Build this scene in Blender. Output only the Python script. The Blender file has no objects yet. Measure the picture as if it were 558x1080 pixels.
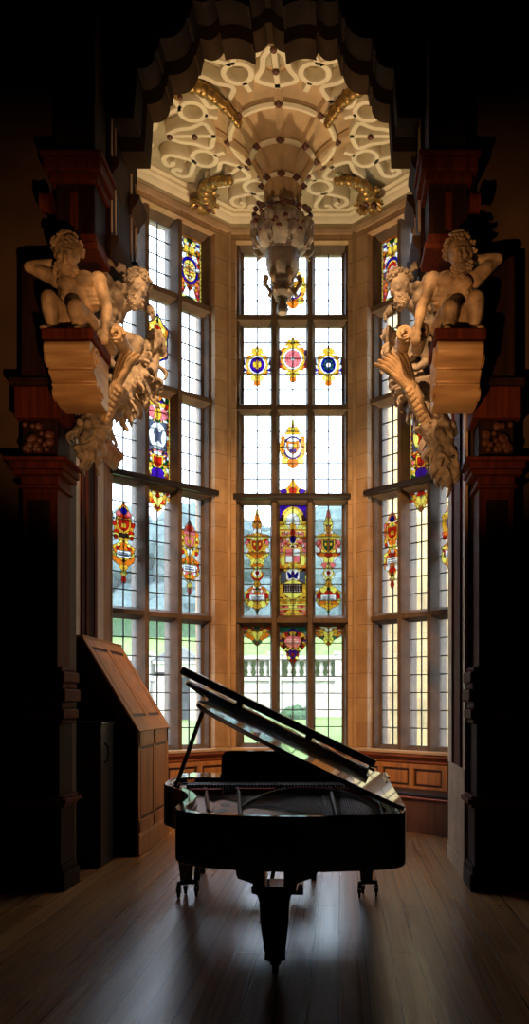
import bpy, bmesh, math, random
import numpy as np
from mathutils import Vector, Matrix, noise
PI = math.pi
SC = bpy.context.scene
COL = SC.collection
random.seed(7)

# ------------------------------------------------------------------ materials
def newmat(name):
    m = bpy.data.materials.new(name); m.use_nodes = True
    nt = m.node_tree; nt.nodes.clear()
    out = nt.nodes.new('ShaderNodeOutputMaterial')
    return m, nt, out
def principled(name, col, rough=.5, metal=0, coat=0, coat_rough=.05, spec=.5, var=0, var_scale=4, bump=0, bump_scale=20, stretch=(1,1,1), col2=None, detail=6):
    m, nt, out = newmat(name)
    b = nt.nodes.new('ShaderNodeBsdfPrincipled'); nt.links.new(b.outputs[0], out.inputs[0])
    b.inputs['Roughness'].default_value = rough; b.inputs['Metallic'].default_value = metal
    b.inputs['Coat Weight'].default_value = coat; b.inputs['Coat Roughness'].default_value = coat_rough
    b.inputs['Specular IOR Level'].default_value = spec
    tc = nt.nodes.new('ShaderNodeTexCoord'); mp = nt.nodes.new('ShaderNodeMapping')
    mp.inputs['Scale'].default_value = stretch
    nt.links.new(tc.outputs['Object'], mp.inputs[0])
    c2 = col2 or tuple(c*(1-var) for c in col)
    n = nt.nodes.new('ShaderNodeTexNoise'); n.inputs['Scale'].default_value = var_scale; n.inputs['Detail'].default_value = detail
    nt.links.new(mp.outputs[0], n.inputs['Vector'])
    r = nt.nodes.new('ShaderNodeValToRGB'); r.color_ramp.elements[0].position = .35; r.color_ramp.elements[1].position = .65
    r.color_ramp.elements[0].color = (*c2, 1); r.color_ramp.elements[1].color = (*col, 1)
    nt.links.new(n.outputs[0], r.inputs[0]); nt.links.new(r.outputs[0], b.inputs['Base Color'])
    if bump:
        n2 = nt.nodes.new('ShaderNodeTexNoise'); n2.inputs['Scale'].default_value = bump_scale; n2.inputs['Detail'].default_value = 5
        nt.links.new(mp.outputs[0], n2.inputs['Vector'])
        bp = nt.nodes.new('ShaderNodeBump'); bp.inputs['Strength'].default_value = bump; bp.inputs['Distance'].default_value = .01
        nt.links.new(n2.outputs[0], bp.inputs['Height']); nt.links.new(bp.outputs[0], b.inputs['Normal'])
    return m
def ashlar(name, col, col2, bw=.62, bh=.31, mortar=None, rough=.75):
    """stone blocks laid in courses: brick pattern over (distance along the wall, height)"""
    m, nt, out = newmat(name)
    b = nt.nodes.new('ShaderNodeBsdfPrincipled'); nt.links.new(b.outputs[0], out.inputs[0])
    b.inputs['Roughness'].default_value = rough
    tc = nt.nodes.new('ShaderNodeTexCoord')
    sx = nt.nodes.new('ShaderNodeSeparateXYZ'); nt.links.new(tc.outputs['Object'], sx.inputs[0])
    ad = nt.nodes.new('ShaderNodeMath'); ad.operation = 'ADD'
    nt.links.new(sx.outputs[0], ad.inputs[0]); nt.links.new(sx.outputs[1], ad.inputs[1])
    cx = nt.nodes.new('ShaderNodeCombineXYZ'); nt.links.new(ad.outputs[0], cx.inputs[0]); nt.links.new(sx.outputs[2], cx.inputs[1])
    br = nt.nodes.new('ShaderNodeTexBrick'); nt.links.new(cx.outputs[0], br.inputs['Vector'])
    br.inputs['Scale'].default_value = 1; br.inputs['Brick Width'].default_value = bw; br.inputs['Row Height'].default_value = bh
    br.inputs['Mortar Size'].default_value = .004; br.inputs['Color1'].default_value = (*col,1); br.inputs['Color2'].default_value = (*col2,1)
    br.inputs['Mortar'].default_value = (*(mortar or tuple(c*.5 for c in col2)),1)
    n = nt.nodes.new('ShaderNodeTexNoise'); n.inputs['Scale'].default_value = 3.5; n.inputs['Detail'].default_value = 8
    nt.links.new(tc.outputs['Object'], n.inputs['Vector'])
    mx = nt.nodes.new('ShaderNodeMix'); mx.data_type = 'RGBA'; mx.blend_type = 'MULTIPLY'; mx.inputs[0].default_value = .55
    rp = nt.nodes.new('ShaderNodeValToRGB'); rp.color_ramp.elements[0].position=.3; rp.color_ramp.elements[1].position=.6
    rp.color_ramp.elements[0].color=(.45,.36,.28,1); rp.color_ramp.elements[1].color=(1,1,1,1)
    nt.links.new(n.outputs[0], rp.inputs[0])
    nt.links.new(br.outputs[0], mx.inputs[6]); nt.links.new(rp.outputs[0], mx.inputs[7]); nt.links.new(mx.outputs[2], b.inputs['Base Color'])
    bp = nt.nodes.new('ShaderNodeBump'); bp.inputs['Strength'].default_value = .35; bp.inputs['Distance'].default_value=.01
    nt.links.new(n.outputs[0], bp.inputs['Height']); nt.links.new(bp.outputs[0], b.inputs['Normal'])
    return m
def floor_mat():
    m, nt, out = newmat('oak_boards')
    b = nt.nodes.new('ShaderNodeBsdfPrincipled'); nt.links.new(b.outputs[0], out.inputs[0])
    tc = nt.nodes.new('ShaderNodeTexCoord')
    sx = nt.nodes.new('ShaderNodeSeparateXYZ'); nt.links.new(tc.outputs['Object'], sx.inputs[0])
    cx = nt.nodes.new('ShaderNodeCombineXYZ'); nt.links.new(sx.outputs[1], cx.inputs[0]); nt.links.new(sx.outputs[0], cx.inputs[1])
    br = nt.nodes.new('ShaderNodeTexBrick'); nt.links.new(cx.outputs[0], br.inputs['Vector'])
    br.inputs['Scale'].default_value = 1; br.inputs['Brick Width'].default_value = 3.1; br.inputs['Row Height'].default_value = .155
    br.inputs['Mortar Size'].default_value = .0035; br.offset = .37
    br.inputs['Color1'].default_value = (.60,.33,.135,1); br.inputs['Color2'].default_value = (.36,.18,.07,1)
    br.inputs['Mortar'].default_value = (.008,.005,.003,1)
    mp = nt.nodes.new('ShaderNodeMapping'); mp.inputs['Scale'].default_value = (12, .25, 1); nt.links.new(tc.outputs['Object'], mp.inputs[0])
    n = nt.nodes.new('ShaderNodeTexNoise'); n.inputs['Scale'].default_value = 3; n.inputs['Detail'].default_value = 3
    nt.links.new(mp.outputs[0], n.inputs['Vector'])
    rp = nt.nodes.new('ShaderNodeValToRGB'); rp.color_ramp.elements[0].position=.3; rp.color_ramp.elements[1].position=.65
    rp.color_ramp.elements[0].color=(.55,.48,.42,1); rp.color_ramp.elements[1].color=(1.1,1.05,1,1)
    nt.links.new(n.outputs[0], rp.inputs[0])
    mx = nt.nodes.new('ShaderNodeMix'); mx.data_type='RGBA'; mx.blend_type='MULTIPLY'; mx.inputs[0].default_value=.8
    nt.links.new(br.outputs[0], mx.inputs[6]); nt.links.new(rp.outputs[0], mx.inputs[7]); nt.links.new(mx.outputs[2], b.inputs['Base Color'])
    n2 = nt.nodes.new('ShaderNodeTexNoise'); n2.inputs['Scale'].default_value = .35; n2.inputs['Detail'].default_value = 3
    nt.links.new(mp.outputs[0], n2.inputs['Vector'])
    mr = nt.nodes.new('ShaderNodeMapRange'); mr.inputs[1].default_value=.3; mr.inputs[2].default_value=.7; mr.inputs[3].default_value=.20; mr.inputs[4].default_value=.36
    nt.links.new(n2.outputs[0], mr.inputs[0]); nt.links.new(mr.outputs[0], b.inputs['Roughness'])
    # slightly cupped boards: the height falls to each joint
    inv = nt.nodes.new('ShaderNodeMath'); inv.operation='MULTIPLY_ADD'; inv.inputs[1].default_value=-1.0; inv.inputs[2].default_value=1
    nt.links.new(br.outputs['Fac'], inv.inputs[0])
    ad = nt.nodes.new('ShaderNodeMath'); ad.operation='MULTIPLY_ADD'; ad.inputs[1].default_value=.06
    nt.links.new(n.outputs[0], ad.inputs[0]); nt.links.new(inv.outputs[0], ad.inputs[2])
    bp = nt.nodes.new('ShaderNodeBump'); bp.inputs['Strength'].default_value=.5; bp.inputs['Distance'].default_value=.004
    nt.links.new(ad.outputs[0], bp.inputs['Height']); nt.links.new(bp.outputs[0], b.inputs['Normal'])
    b.inputs['Specular IOR Level'].default_value = .75
    return m
def glassy(name, col, trans=.55, white=False):
    """coloured window glass: part see-through, part light-scattering"""
    m, nt, out = newmat(name)
    t = nt.nodes.new('ShaderNodeBsdfTransparent'); t.inputs[0].default_value=(*col,1)
    l = nt.nodes.new('ShaderNodeBsdfTranslucent'); l.inputs[0].default_value=(*[min(1,c*1.15) for c in col],1)
    n = nt.nodes.new('ShaderNodeTexNoise'); n.inputs['Scale'].default_value=26; n.inputs['Detail'].default_value=2
    tc = nt.nodes.new('ShaderNodeTexCoord'); nt.links.new(tc.outputs['Object'], n.inputs['Vector'])
    mx = nt.nodes.new('ShaderNodeMix'); mx.data_type='RGBA'; mx.blend_type='MIX'
    nt.links.new(n.outputs[0], mx.inputs[0]); mx.inputs[6].default_value=(*[c*.55 for c in col],1); mx.inputs[7].default_value=(*[min(1,c*1.35) for c in col],1)
    nt.links.new(mx.outputs[2], t.inputs[0])
    g = nt.nodes.new('ShaderNodeBsdfGlossy'); g.inputs['Roughness'].default_value=.1
    m1 = nt.nodes.new('ShaderNodeMixShader'); m1.inputs[0].default_value=1-trans
    nt.links.new(t.outputs[0], m1.inputs[1]); nt.links.new(l.outputs[0], m1.inputs[2])
    m2 = nt.nodes.new('ShaderNodeMixShader'); m2.inputs[0].default_value=.03
    nt.links.new(m1.outputs[0], m2.inputs[1]); nt.links.new(g.outputs[0], m2.inputs[2])
    nt.links.new(m2.outputs[0], out.inputs[0])
    return m
M = {}
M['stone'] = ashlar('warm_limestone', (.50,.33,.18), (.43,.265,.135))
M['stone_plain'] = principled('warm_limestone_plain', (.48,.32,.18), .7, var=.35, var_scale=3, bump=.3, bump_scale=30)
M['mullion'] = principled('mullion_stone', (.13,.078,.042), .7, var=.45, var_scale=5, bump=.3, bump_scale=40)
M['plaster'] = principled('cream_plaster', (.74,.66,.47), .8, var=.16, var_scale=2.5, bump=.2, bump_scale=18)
M['plaster_field'] = principled('shaded_plaster_field', (.44,.38,.24), .85, var=.3, var_scale=4, bump=.2)  # ceiling field painted darker, with the shade between ribbons put in
M['tan_plaster'] = principled('tan_plaster_rib', (.52,.36,.19), .75, var=.3, var_scale=5, bump=.2)  # tan plaster of the pendant cone and its ribs
M['sculpt'] = principled('carved_stone', (.58,.41,.25), .55, var=.6, var_scale=7, bump=.6, bump_scale=32)
M['sculpt_grey'] = principled('grey_carved_stone', (.46,.38,.30), .55, var=.6, var_scale=7, bump=.6, bump_scale=32)
M['gilt'] = principled('old_gilding', (.42,.25,.07), .35, metal=.6, var=.6, var_scale=18, bump=.4)
M['boss'] = principled('dark_red_boss', (.13,.045,.03), .5, var=.4, var_scale=20)
M['marble'] = principled('veined_marble', (.66,.43,.22), .35, col2=(.36,.20,.09), var_scale=3, stretch=(.6,.6,5), detail=10)
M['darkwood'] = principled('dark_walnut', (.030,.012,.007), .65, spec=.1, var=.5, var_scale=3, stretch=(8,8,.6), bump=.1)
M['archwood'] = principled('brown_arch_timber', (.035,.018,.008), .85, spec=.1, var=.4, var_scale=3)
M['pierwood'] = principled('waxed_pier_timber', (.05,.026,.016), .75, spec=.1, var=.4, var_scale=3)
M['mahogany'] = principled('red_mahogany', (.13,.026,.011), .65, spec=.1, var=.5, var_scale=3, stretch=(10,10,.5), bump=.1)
M['redwood'] = principled('polished_red_oak', (.34,.095,.03), .4, var=.45, var_scale=3, stretch=(.8,.8,9), bump=.1)
M['oak'] = principled('honey_oak', (.50,.215,.07), .5, var=.4, var_scale=2.5, stretch=(7,7,.7), bump=.12)
M['darkoak'] = principled('dark_bench_oak', (.15,.062,.03), .5, var=.4, var_scale=3, stretch=(7,7,.7), bump=.12)
M['oak_line'] = principled('oak_moulding_dark', (.05,.02,.010), .45, var=.3)
M['edge'] = principled('pale_and_lit_edge', (.66,.47,.32), .5, var=.25)  # pale strips of jamb linings; on pier fillets, light put into colour
M['floor'] = floor_mat()
M['lacquer'] = principled('black_lacquer', (.006,.006,.008), .10, coat=1, coat_rough=.03)
M['satin'] = principled('black_satin', (.008,.008,.009), .4)
M['plate'] = principled('bronzed_iron', (.50,.24,.17), .32, metal=.5, var=.4, var_scale=6)
M['soundboard'] = principled('spruce_board', (.30,.15,.07), .35, coat=.5, var=.3, stretch=(1,8,1))
M['felt'] = principled('red_felt', (.42,.015,.012), .9)
M['steel'] = principled('steel_wire', (.62,.60,.60), .25, metal=1)
M['brass'] = principled('brass', (.75,.55,.25), .25, metal=1)
M['ivory'] = principled('ivory', (.75,.72,.63), .3)
M['cushion'] = principled('dark_leather', (.018,.016,.020), .4, var=.3, bump=.2)
M['lead'] = principled('window_lead', (.05,.048,.055), .6, metal=.3)
M['iron'] = principled('dark_iron', (.022,.015,.012), .5, metal=.4)
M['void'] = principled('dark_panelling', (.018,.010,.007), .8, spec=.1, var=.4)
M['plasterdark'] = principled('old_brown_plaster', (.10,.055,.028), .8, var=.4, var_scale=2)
M['grass'] = principled('lawn', (.13,.20,.035), .9, col2=(.07,.13,.02), var_scale=3, bump=.5)
M['hedge'] = principled('clipped_hedge', (.035,.09,.03), .9, col2=(.012,.04,.012), var_scale=6, bump=.8, bump_scale=14)
M['foliage'] = principled('hazy_leaves', (.085,.125,.13), .9, col2=(.05,.085,.085), var_scale=2.5, bump=.8, bump_scale=6)  # bluish haze of distance mixed into the leaf colour
M['bark'] = principled('bark', (.14,.10,.07), .9, var=.4)
M['garden_stone'] = ashlar('pale_garden_stone', (.50,.47,.42), (.43,.40,.35), .9, .45)
M['wing_stone'] = ashlar('golden_wing_stone', (.58,.41,.17), (.50,.35,.14), .9, .34)
M['gravel'] = principled('pale_gravel', (.30,.27,.22), .95, var=.3, var_scale=30)
M['slate'] = principled('slate', (.14,.14,.15), .7, var=.4)
M['pane'] = None
def clear_glass():
    m, nt, out = newmat('old_clear_glass')
    t = nt.nodes.new('ShaderNodeBsdfTransparent'); t.inputs[0].default_value=(.93,.95,.97,1)
    l = nt.nodes.new('ShaderNodeBsdfTranslucent'); l.inputs[0].default_value=(.85,.88,.93,1)
    g = nt.nodes.new('ShaderNodeBsdfGlossy'); g.inputs['Roughness'].default_value=.04
    n = nt.nodes.new('ShaderNodeTexNoise'); n.inputs['Scale'].default_value=7
    bp = nt.nodes.new('ShaderNodeBump'); bp.inputs['Strength'].default_value=.2; bp.inputs['Distance'].default_value=.01
    nt.links.new(n.outputs[0], bp.inputs['Height']); nt.links.new(bp.outputs[0], g.inputs['Normal'])
    m1 = nt.nodes.new('ShaderNodeMixShader'); m1.inputs[0].default_value=.035
    nt.links.new(t.outputs[0], m1.inputs[1]); nt.links.new(l.outputs[0], m1.inputs[2])
    m2 = nt.nodes.new('ShaderNodeMixShader'); m2.inputs[0].default_value=.05
    nt.links.new(m1.outputs[0], m2.inputs[1]); nt.links.new(g.outputs[0], m2.inputs[2])
    nt.links.new(m2.outputs[0], out.inputs[0])
    return m
M['pane'] = clear_glass()
GL = {'amber':(.78,.38,.10),'gold':(.82,.58,.17),'yellow':(.88,.80,.34),'pink':(.80,.36,.38),'red':(.60,.10,.06),
      'blue':(.045,.04,.42),'violet':(.16,.06,.42),'green':(.04,.22,.10),'white':(.85,.85,.88),'teal':(.10,.26,.22),'brown':(.18,.07,.02),'grey':(.25,.27,.33)}
for k,c in GL.items(): M['g_'+k] = glassy('stained_'+k, c)

# ------------------------------------------------------------------ mesh helpers
class MB:
    def __init__(s): s.v=[]; s.f=[]; s.m=[]; s.mats=[]; s.cur=0
    def mat(s, name):
        if name not in s.mats: s.mats.append(name)
        s.cur = s.mats.index(name); return s
    def add(s, vs, fs, T=None):
        o=len(s.v)
        s.v += [tuple(T@Vector(v)) if T else tuple(v) for v in vs]
        s.f += [tuple(i+o for i in f) for f in fs]; s.m += [s.cur]*len(fs); return s
    def box(s, x0,y0,z0,x1,y1,z1,T=None):
        x0,x1=sorted((x0,x1)); y0,y1=sorted((y0,y1)); z0,z1=sorted((z0,z1))
        vs=[(x0,y0,z0),(x1,y0,z0),(x1,y1,z0),(x0,y1,z0),(x0,y0,z1),(x1,y0,z1),(x1,y1,z1),(x0,y1,z1)]
        return s.add(vs,[(0,3,2,1),(4,5,6,7),(0,1,5,4),(1,2,6,5),(2,3,7,6),(3,0,4,7)],T)
    def prism(s, poly, a, b, plane='xy', T=None):
        """poly in the plane, extruded between a and b along the remaining axis"""
        def P(p,h): return {'xy':(p[0],p[1],h),'xz':(p[0],h,p[1]),'yz':(h,p[0],p[1])}[plane]
        n=len(poly); vs=[P(p,a) for p in poly]+[P(p,b) for p in poly]
        fs=[tuple(range(n))[::-1],tuple(range(n,2*n))]+[(i,(i+1)%n,n+(i+1)%n,n+i) for i in range(n)]
        return s.add(vs,fs,T)
    def tube(s, pts, rad, n=8, cap=True, T=None, flat=1.0):
        pts=[Vector(p) for p in pts]; k=len(pts)
        if not isinstance(rad,(list,tuple)): rad=[rad]*k
        vs=[]; up=None
        for i,p in enumerate(pts):
            d=(pts[min(i+1,k-1)]-pts[max(i-1,0)]).normalized()
            if up is None:
                up=Vector((0,0,1)) if abs(d.z)<.9 else Vector((1,0,0))
            a=d.cross(up)
            if a.length<1e-5: a=d.orthogonal()
            a.normalize(); b=a.cross(d).normalized(); up=b
            for j in range(n):
                t=2*PI*j/n; vs.append(p+(a*math.cos(t)+b*math.sin(t)*flat)*rad[i])
        fs=[(i*n+j,i*n+(j+1)%n,(i+1)*n+(j+1)%n,(i+1)*n+j) for i in range(k-1) for j in range(n)]
        if cap: fs += [tuple(range(n))[::-1], tuple(range((k-1)*n,k*n))]
        return s.add(vs,fs,T)
    def lathe(s, prof, n=24, T=None, c=(0,0,0)):
        k=len(prof); vs=[(c[0]+r*math.cos(2*PI*j/n),c[1]+r*math.sin(2*PI*j/n),c[2]+z) for r,z in prof for j in range(n)]
        fs=[(i*n+j,i*n+(j+1)%n,(i+1)*n+(j+1)%n,(i+1)*n+j) for i in range(k-1) for j in range(n)]
        if prof[0][0]>1e-4: fs.append(tuple(range(n))[::-1])
        if prof[-1][0]>1e-4: fs.append(tuple(range((k-1)*n,k*n)))
        return s.add(vs,fs,T)
    def ball(s, c, r, n=8, m=6, T=None, R=None):
        if not isinstance(r,(list,tuple)): r=(r,r,r)
        vs=[]
        for i in range(m+1):
            ph=PI*i/m
            for j in range(n):
                t=2*PI*j/n
                v=Vector((r[0]*math.sin(ph)*math.cos(t), r[1]*math.sin(ph)*math.sin(t), r[2]*math.cos(ph)))
                if R: v=R@v
                vs.append(Vector(c)+v)
        fs=[(i*n+j,(i+1)*n+j,(i+1)*n+(j+1)%n,i*n+(j+1)%n) for i in range(m) for j in range(n)]
        return s.add(vs,fs,T)
    def sweep(s, path, prof, closed=False, T=None):
        """prof: (out, up) pairs swept on a plan path [(x,y)], mitred; out = to the left of travel"""
        k=len(path); n=len(prof); vs=[]
        for i in range(k):
            p=Vector(path[i])
            a=Vector(path[(i-1)%k]) if (i>0 or closed) else None
            b=Vector(path[(i+1)%k]) if (i<k-1 or closed) else None
            d1=(p-a).normalized() if a is not None else (b-p).normalized()
            d2=(b-p).normalized() if b is not None else d1
            n1=Vector((-d1.y,d1.x)); n2=Vector((-d2.y,d2.x)); nn=(n1+n2); nn.normalize(); sc=1/max(.3,nn.dot(n1))
            for o,u in prof: vs.append((p.x+nn.x*o*sc,p.y+nn.y*o*sc,u))
        fs=[]
        for i in range(k if closed else k-1):
            for j in range(n):
                a=i*n+j; b=i*n+(j+1)%n; c=((i+1)%k)*n+(j+1)%n; d=((i+1)%k)*n+j
                fs.append((a,b,c,d))
        if not closed: fs += [tuple(range(n))[::-1], tuple(range((k-1)*n,k*n))]
        return s.add(vs,fs,T)
    def build(s, name, parent=None, smooth=False, bevel=0, fix=True):
        me=bpy.data.meshes.new(name); me.from_pydata([tuple(v) for v in s.v],[],s.f)
        for n in s.mats: me.materials.append(M[n])
        me.polygons.foreach_set('material_index', s.m)
        if fix:
            bm=bmesh.new(); bm.from_mesh(me); bmesh.ops.remove_doubles(bm, verts=bm.verts, dist=1e-5)
            bmesh.ops.recalc_face_normals(bm, faces=bm.faces); bm.to_mesh(me); bm.free()
        if smooth:
            me.polygons.foreach_set('use_smooth',[True]*len(me.polygons))
            try: me.set_sharp_from_angle(angle=math.radians(42))
            except Exception: pass
        o=bpy.data.objects.new(name,me); COL.objects.link(o)
        if parent is not None:
            o.parent=parent; o.matrix_parent_inverse=Matrix.Translation(-Vector(parent.location)) if not any(parent.rotation_euler) else parent.matrix_basis.inverted()
        if bevel:
            b=o.modifiers.new('bevel','BEVEL'); b.width=bevel; b.segments=2; b.limit_method='ANGLE'
        return o
def crom(pts, n=6, closed=False):
    P=[Vector(p) for p in pts]; k=len(P); out=[]
    rng = range(k) if closed else range(k-1)
    for i in rng:
        p0=P[(i-1)%k] if (closed or i>0) else P[0]; p1=P[i]; p2=P[(i+1)%k]; p3=P[(i+2)%k] if (closed or i+2<k) else P[-1]
        for j in range(n):
            t=j/n
            out.append(.5*((2*p1)+(p2-p0)*t+(2*p0-5*p1+4*p2-p3)*t*t+(3*p1-p0-3*p2+p3)*t**3))
    if not closed: out.append(P[-1])
    return out
def tag(o, label=None, cat=None, group=None, kind=None):
    if label: o['label']=label
    if cat: o['category']=cat
    if group: o['group']=group
    if kind: o['kind']=kind
    return o
def empty(name, loc, label=None, cat=None, group=None, kind=None, rz=0):
    o=bpy.data.objects.new(name,None); COL.objects.link(o); o.location=loc; o.rotation_euler=(0,0,rz); o.empty_display_size=.1
    return tag(o,label,cat,group,kind)
def struct(o, label=None): return tag(o,label,kind='structure')
def dup(o, parent=None):
    c=o.copy(); COL.objects.link(c); c.parent=parent
    for ch in o.children: dup(ch,c)
    return c
CAM=(0.634,0,1.5)
def at(px,py,Y):   # used for measuring the photograph: point at depth Y
    return ((px-360)/890*Y+CAM[0], Y, 1.5+(740-py)/890*Y)
# ------------------------------------------------------------------ camera
cd=bpy.data.cameras.new('camera'); cam=bpy.data.objects.new('camera',cd); COL.objects.link(cam)
cam.location=CAM; cam.rotation_euler=(PI/2,0,0)
cd.sensor_fit='VERTICAL'; cd.sensor_height=36; cd.sensor_width=36; cd.lens=890/1080*36
cd.shift_x=(279-360)/1080; cd.shift_y=(740-540)/1080; cd.clip_start=.05; cd.clip_end=500
SC.camera=cam
SKY=8; SUN=6; EXPO=0.08
WARM=(1,.62,.32); W2=(1,.48,.18)
ADDED_SPOTS=[('added_bay_uplight',(.25,9.55,.35),(0,9.5,7.6),1100,(1,.72,.42),54,.8,.08),  # unseen uplight added behind the piano to brighten the ceiling
 ('added_cone_uplight',(-.05,3.3,.3),(0,8.7,7.0),1000,(1,.62,.34),25,.9,.15),  # unseen spot added to lift the dark pendant cone
 ('added_bay_downlight',(.1,3.0,7.2),(0,10,2.6),3000,(1,.56,.25),38,.7,.12),  # unseen spot added high up to warm the bay walls
 ('added_statue_spot_left',(.8,1.2,1.0),(-1.35,6.6,4.2),640,W2,26,1,.05),  # unseen narrow spot added to light the left statues
 ('added_statue_spot_right',(-.6,1.2,1.0),(1.45,6.6,4.2),740,W2,26,1,.05),  # its counterpart, added for the right statues
]
# ------------------------------------------------------------------ bay plan
HB=.79; YB=10.84; TE=1.42; XS=HB+TE; YS=YB-TE; ZC=7.74
CPL=[(-XS,8.1),(-XS,YS),(-HB,YB),(HB,YB),(XS,YS),(XS,8.1)]   # inner face of the bay
S2=math.sqrt(.5)
def wall_T(i):
    """local (s along, d outward, z) -> world for facet i: 0 left cant, 1 back, 2 right cant"""
    if i==1: return Matrix(((1,0,0,-HB),(0,1,0,YB),(0,0,1,0),(0,0,0,1)))
    if i==0: return Matrix(((S2,-S2,0,-XS),(S2,S2,0,YS),(0,0,1,0),(0,0,0,1)))
    return Matrix(((S2,S2,0,HB),(-S2,S2,0,YB),(0,0,1,0),(0,0,0,1)))
L=[TE/S2, 2*HB, TE/S2]
WC=[L[0]-.965, HB, .965]          # window centre along each facet
WH=.722; Z0=.90; Z1=7.42; WD=.42
names=['wall_back_left','wall_back','wall_back_right']
for i in range(3):
    b=MB().mat('stone'); a,c=WC[i]-WH,WC[i]+WH
    ext=WD*math.tan(PI/8)
    e0=ext if i!=0 else .0; e1=ext if i!=2 else .0
    T=wall_T(i)
    def seg(s0,s1,z0,z1):
        k0=e0 if s0<=0 else 0; k1=e1 if s1>=L[i]-1e-6 else 0
        b.prism([(s0,0),(s1,0),(s1+k1,WD),(s0-k0,WD)],z0,z1,'xy',T)
    seg(0,a,0,ZC+.2); seg(c,L[i],0,ZC+.2); seg(a,c,0,Z0-.04); seg(a,c,Z1,ZC+.2)
    struct(b.build(names[i]), ['stone pier wall around the left canted window','stone wall around the middle bay window','stone pier wall around the right canted window'][i])
# side returns of the bay
b=MB().mat('oak'); b.box(-2.0,8.15,0,-2.5,9.72,ZC+.2); struct(b.build('wall_bay_left'),'oak panelled return wall between arch and left window')
b=MB().mat('oak'); b.box(XS,7.9,0,XS+.3,YS,ZC+.2); struct(b.build('wall_bay_right'),'oak panelled return wall between arch and right window')

# ------------------------------------------------------------------ stained glass: painted as cells
CELL=.0062
class Glass:
    def __init__(s,w,h):
        s.w=w; s.h=h; s.nx=int(w/CELL); s.ny=int(h/CELL)
        x=(np.arange(s.nx)+.5)/s.nx*w-w/2; y=(np.arange(s.ny)+.5)/s.ny*h
        s.X,s.Y=np.meshgrid(x,y); s.C=np.full(s.X.shape,-1); s.names=['lead']
    def c(s,n):
        if n not in s.names: s.names.append(n)
        return s.names.index(n)
    def put(s,mask,col): s.C[mask]=s.c(col)
    def ell(s,cx,cy,rx,ry,col,lead=.0045):
        d=lambda g:((s.X-cx)/(rx+g))**2+((s.Y-cy)/(ry+g))**2<1
        if lead: s.put(d(lead),'lead')
        s.put(d(0),col)
    def rect(s,x0,y0,x1,y1,col,lead=.005):
        f=lambda g:(s.X>x0-g)&(s.X<x1+g)&(s.Y>y0-g)&(s.Y<y1+g)
        if lead: s.put(f(lead),'lead')
        s.put(f(0),col)
    def inside(s,poly):
        m=np.zeros(s.X.shape,bool); n=len(poly)
        for i in range(n):
            x1,y1=poly[i]; x2,y2=poly[(i+1)%n]
            if y1==y2: continue
            c=((y1>s.Y)!=(y2>s.Y))&(s.X<(x2-x1)*(s.Y-y1)/(y2-y1)+x1); m^=c
        return m
    def poly(s,poly,col,lead=True):
        m=s.inside(poly)
        if lead:
            d=m.copy()
            for dx,dy in ((1,0),(-1,0),(0,1),(0,-1)): d|=np.roll(np.roll(m,dx,1),dy,0)
            s.put(d,'lead')
        s.put(m,col)
    def mirror(s,poly,col):
        s.poly(poly,col); s.poly([(-x,y) for x,y in poly],col)
    def pell(s,cx,cy,rx,ry,col):
        s.ell(cx,cy,rx,ry,col); s.ell(-cx,cy,rx,ry,col)
    def patch(s,mask,cols,seed,n,lead=.0034):
        """break a region into leaded pieces of mixed colours"""
        rng=np.random.RandomState(seed); ys,xs=np.where(mask)
        if len(ys)==0: return
        k=rng.choice(len(ys),min(n,len(ys)),replace=False); sx=s.X[ys[k],xs[k]]; sy=s.Y[ys[k],xs[k]]
        sx=np.concatenate([sx,-sx]); sy=np.concatenate([sy,sy])
        ci=rng.randint(0,len(cols),len(k)); ci=np.concatenate([ci,ci])
        px=s.X[ys,xs]; py=s.Y[ys,xs]
        D=(px[:,None]-sx)**2+(py[:,None]-sy)**2; o=np.argsort(D,1)[:,:2]; r=np.arange(len(ys))
        d1=np.sqrt(D[r,o[:,0]]); d2=np.sqrt(D[r,o[:,1]])
        idx=np.array([s.c(c) for c in cols])[ci[o[:,0]]]; idx=np.where(d2-d1<lead,0,idx)
        s.C[ys,xs]=idx
    def mesh(s,T,name,parent):
        me_v=[];me_f=[];me_m=[]
        ids=-np.ones((s.ny+1,s.nx+1),int)
        cw=s.w/s.nx; ch=s.h/s.ny; v=[]
        # merge runs of equal colour along each row
        for j in range(s.ny):
            i=0; row=s.C[j]
            while i<s.nx:
                c=row[i]; k=i
                while k<s.nx and row[k]==c: k+=1
                if c>=0:
                    b=len(v)
                    x0=i*cw-s.w/2; x1=k*cw-s.w/2; y0=j*ch; y1=(j+1)*ch
                    v += [T@Vector((x0,0,y0)),T@Vector((x1,0,y0)),T@Vector((x1,0,y1)),T@Vector((x0,0,y1))]
                    me_f.append((b,b+1,b+2,b+3)); me_m.append(int(c))
                i=k
        me=bpy.data.meshes.new(name); me.from_pydata([tuple(p) for p in v],[],me_f)
        for n in s.names: me.materials.append(M['lead'] if n=='lead' else M['g_'+n])
        me.polygons.foreach_set('material_index',me_m)
        o=bpy.data.objects.new(name,me); COL.objects.link(o); o.parent=parent
        sm=o.modifiers.new('thickness','SOLIDIFY'); sm.thickness=.003
        return o
def shield(cx,cy,w,h): return [(cx-w/2,cy+h/2),(cx,cy+h*.42),(cx+w/2,cy+h/2),(cx+w/2,cy),(cx+w*.36,cy-h*.28),(cx,cy-h/2),(cx-w*.36,cy-h*.28),(cx-w/2,cy)]
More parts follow.
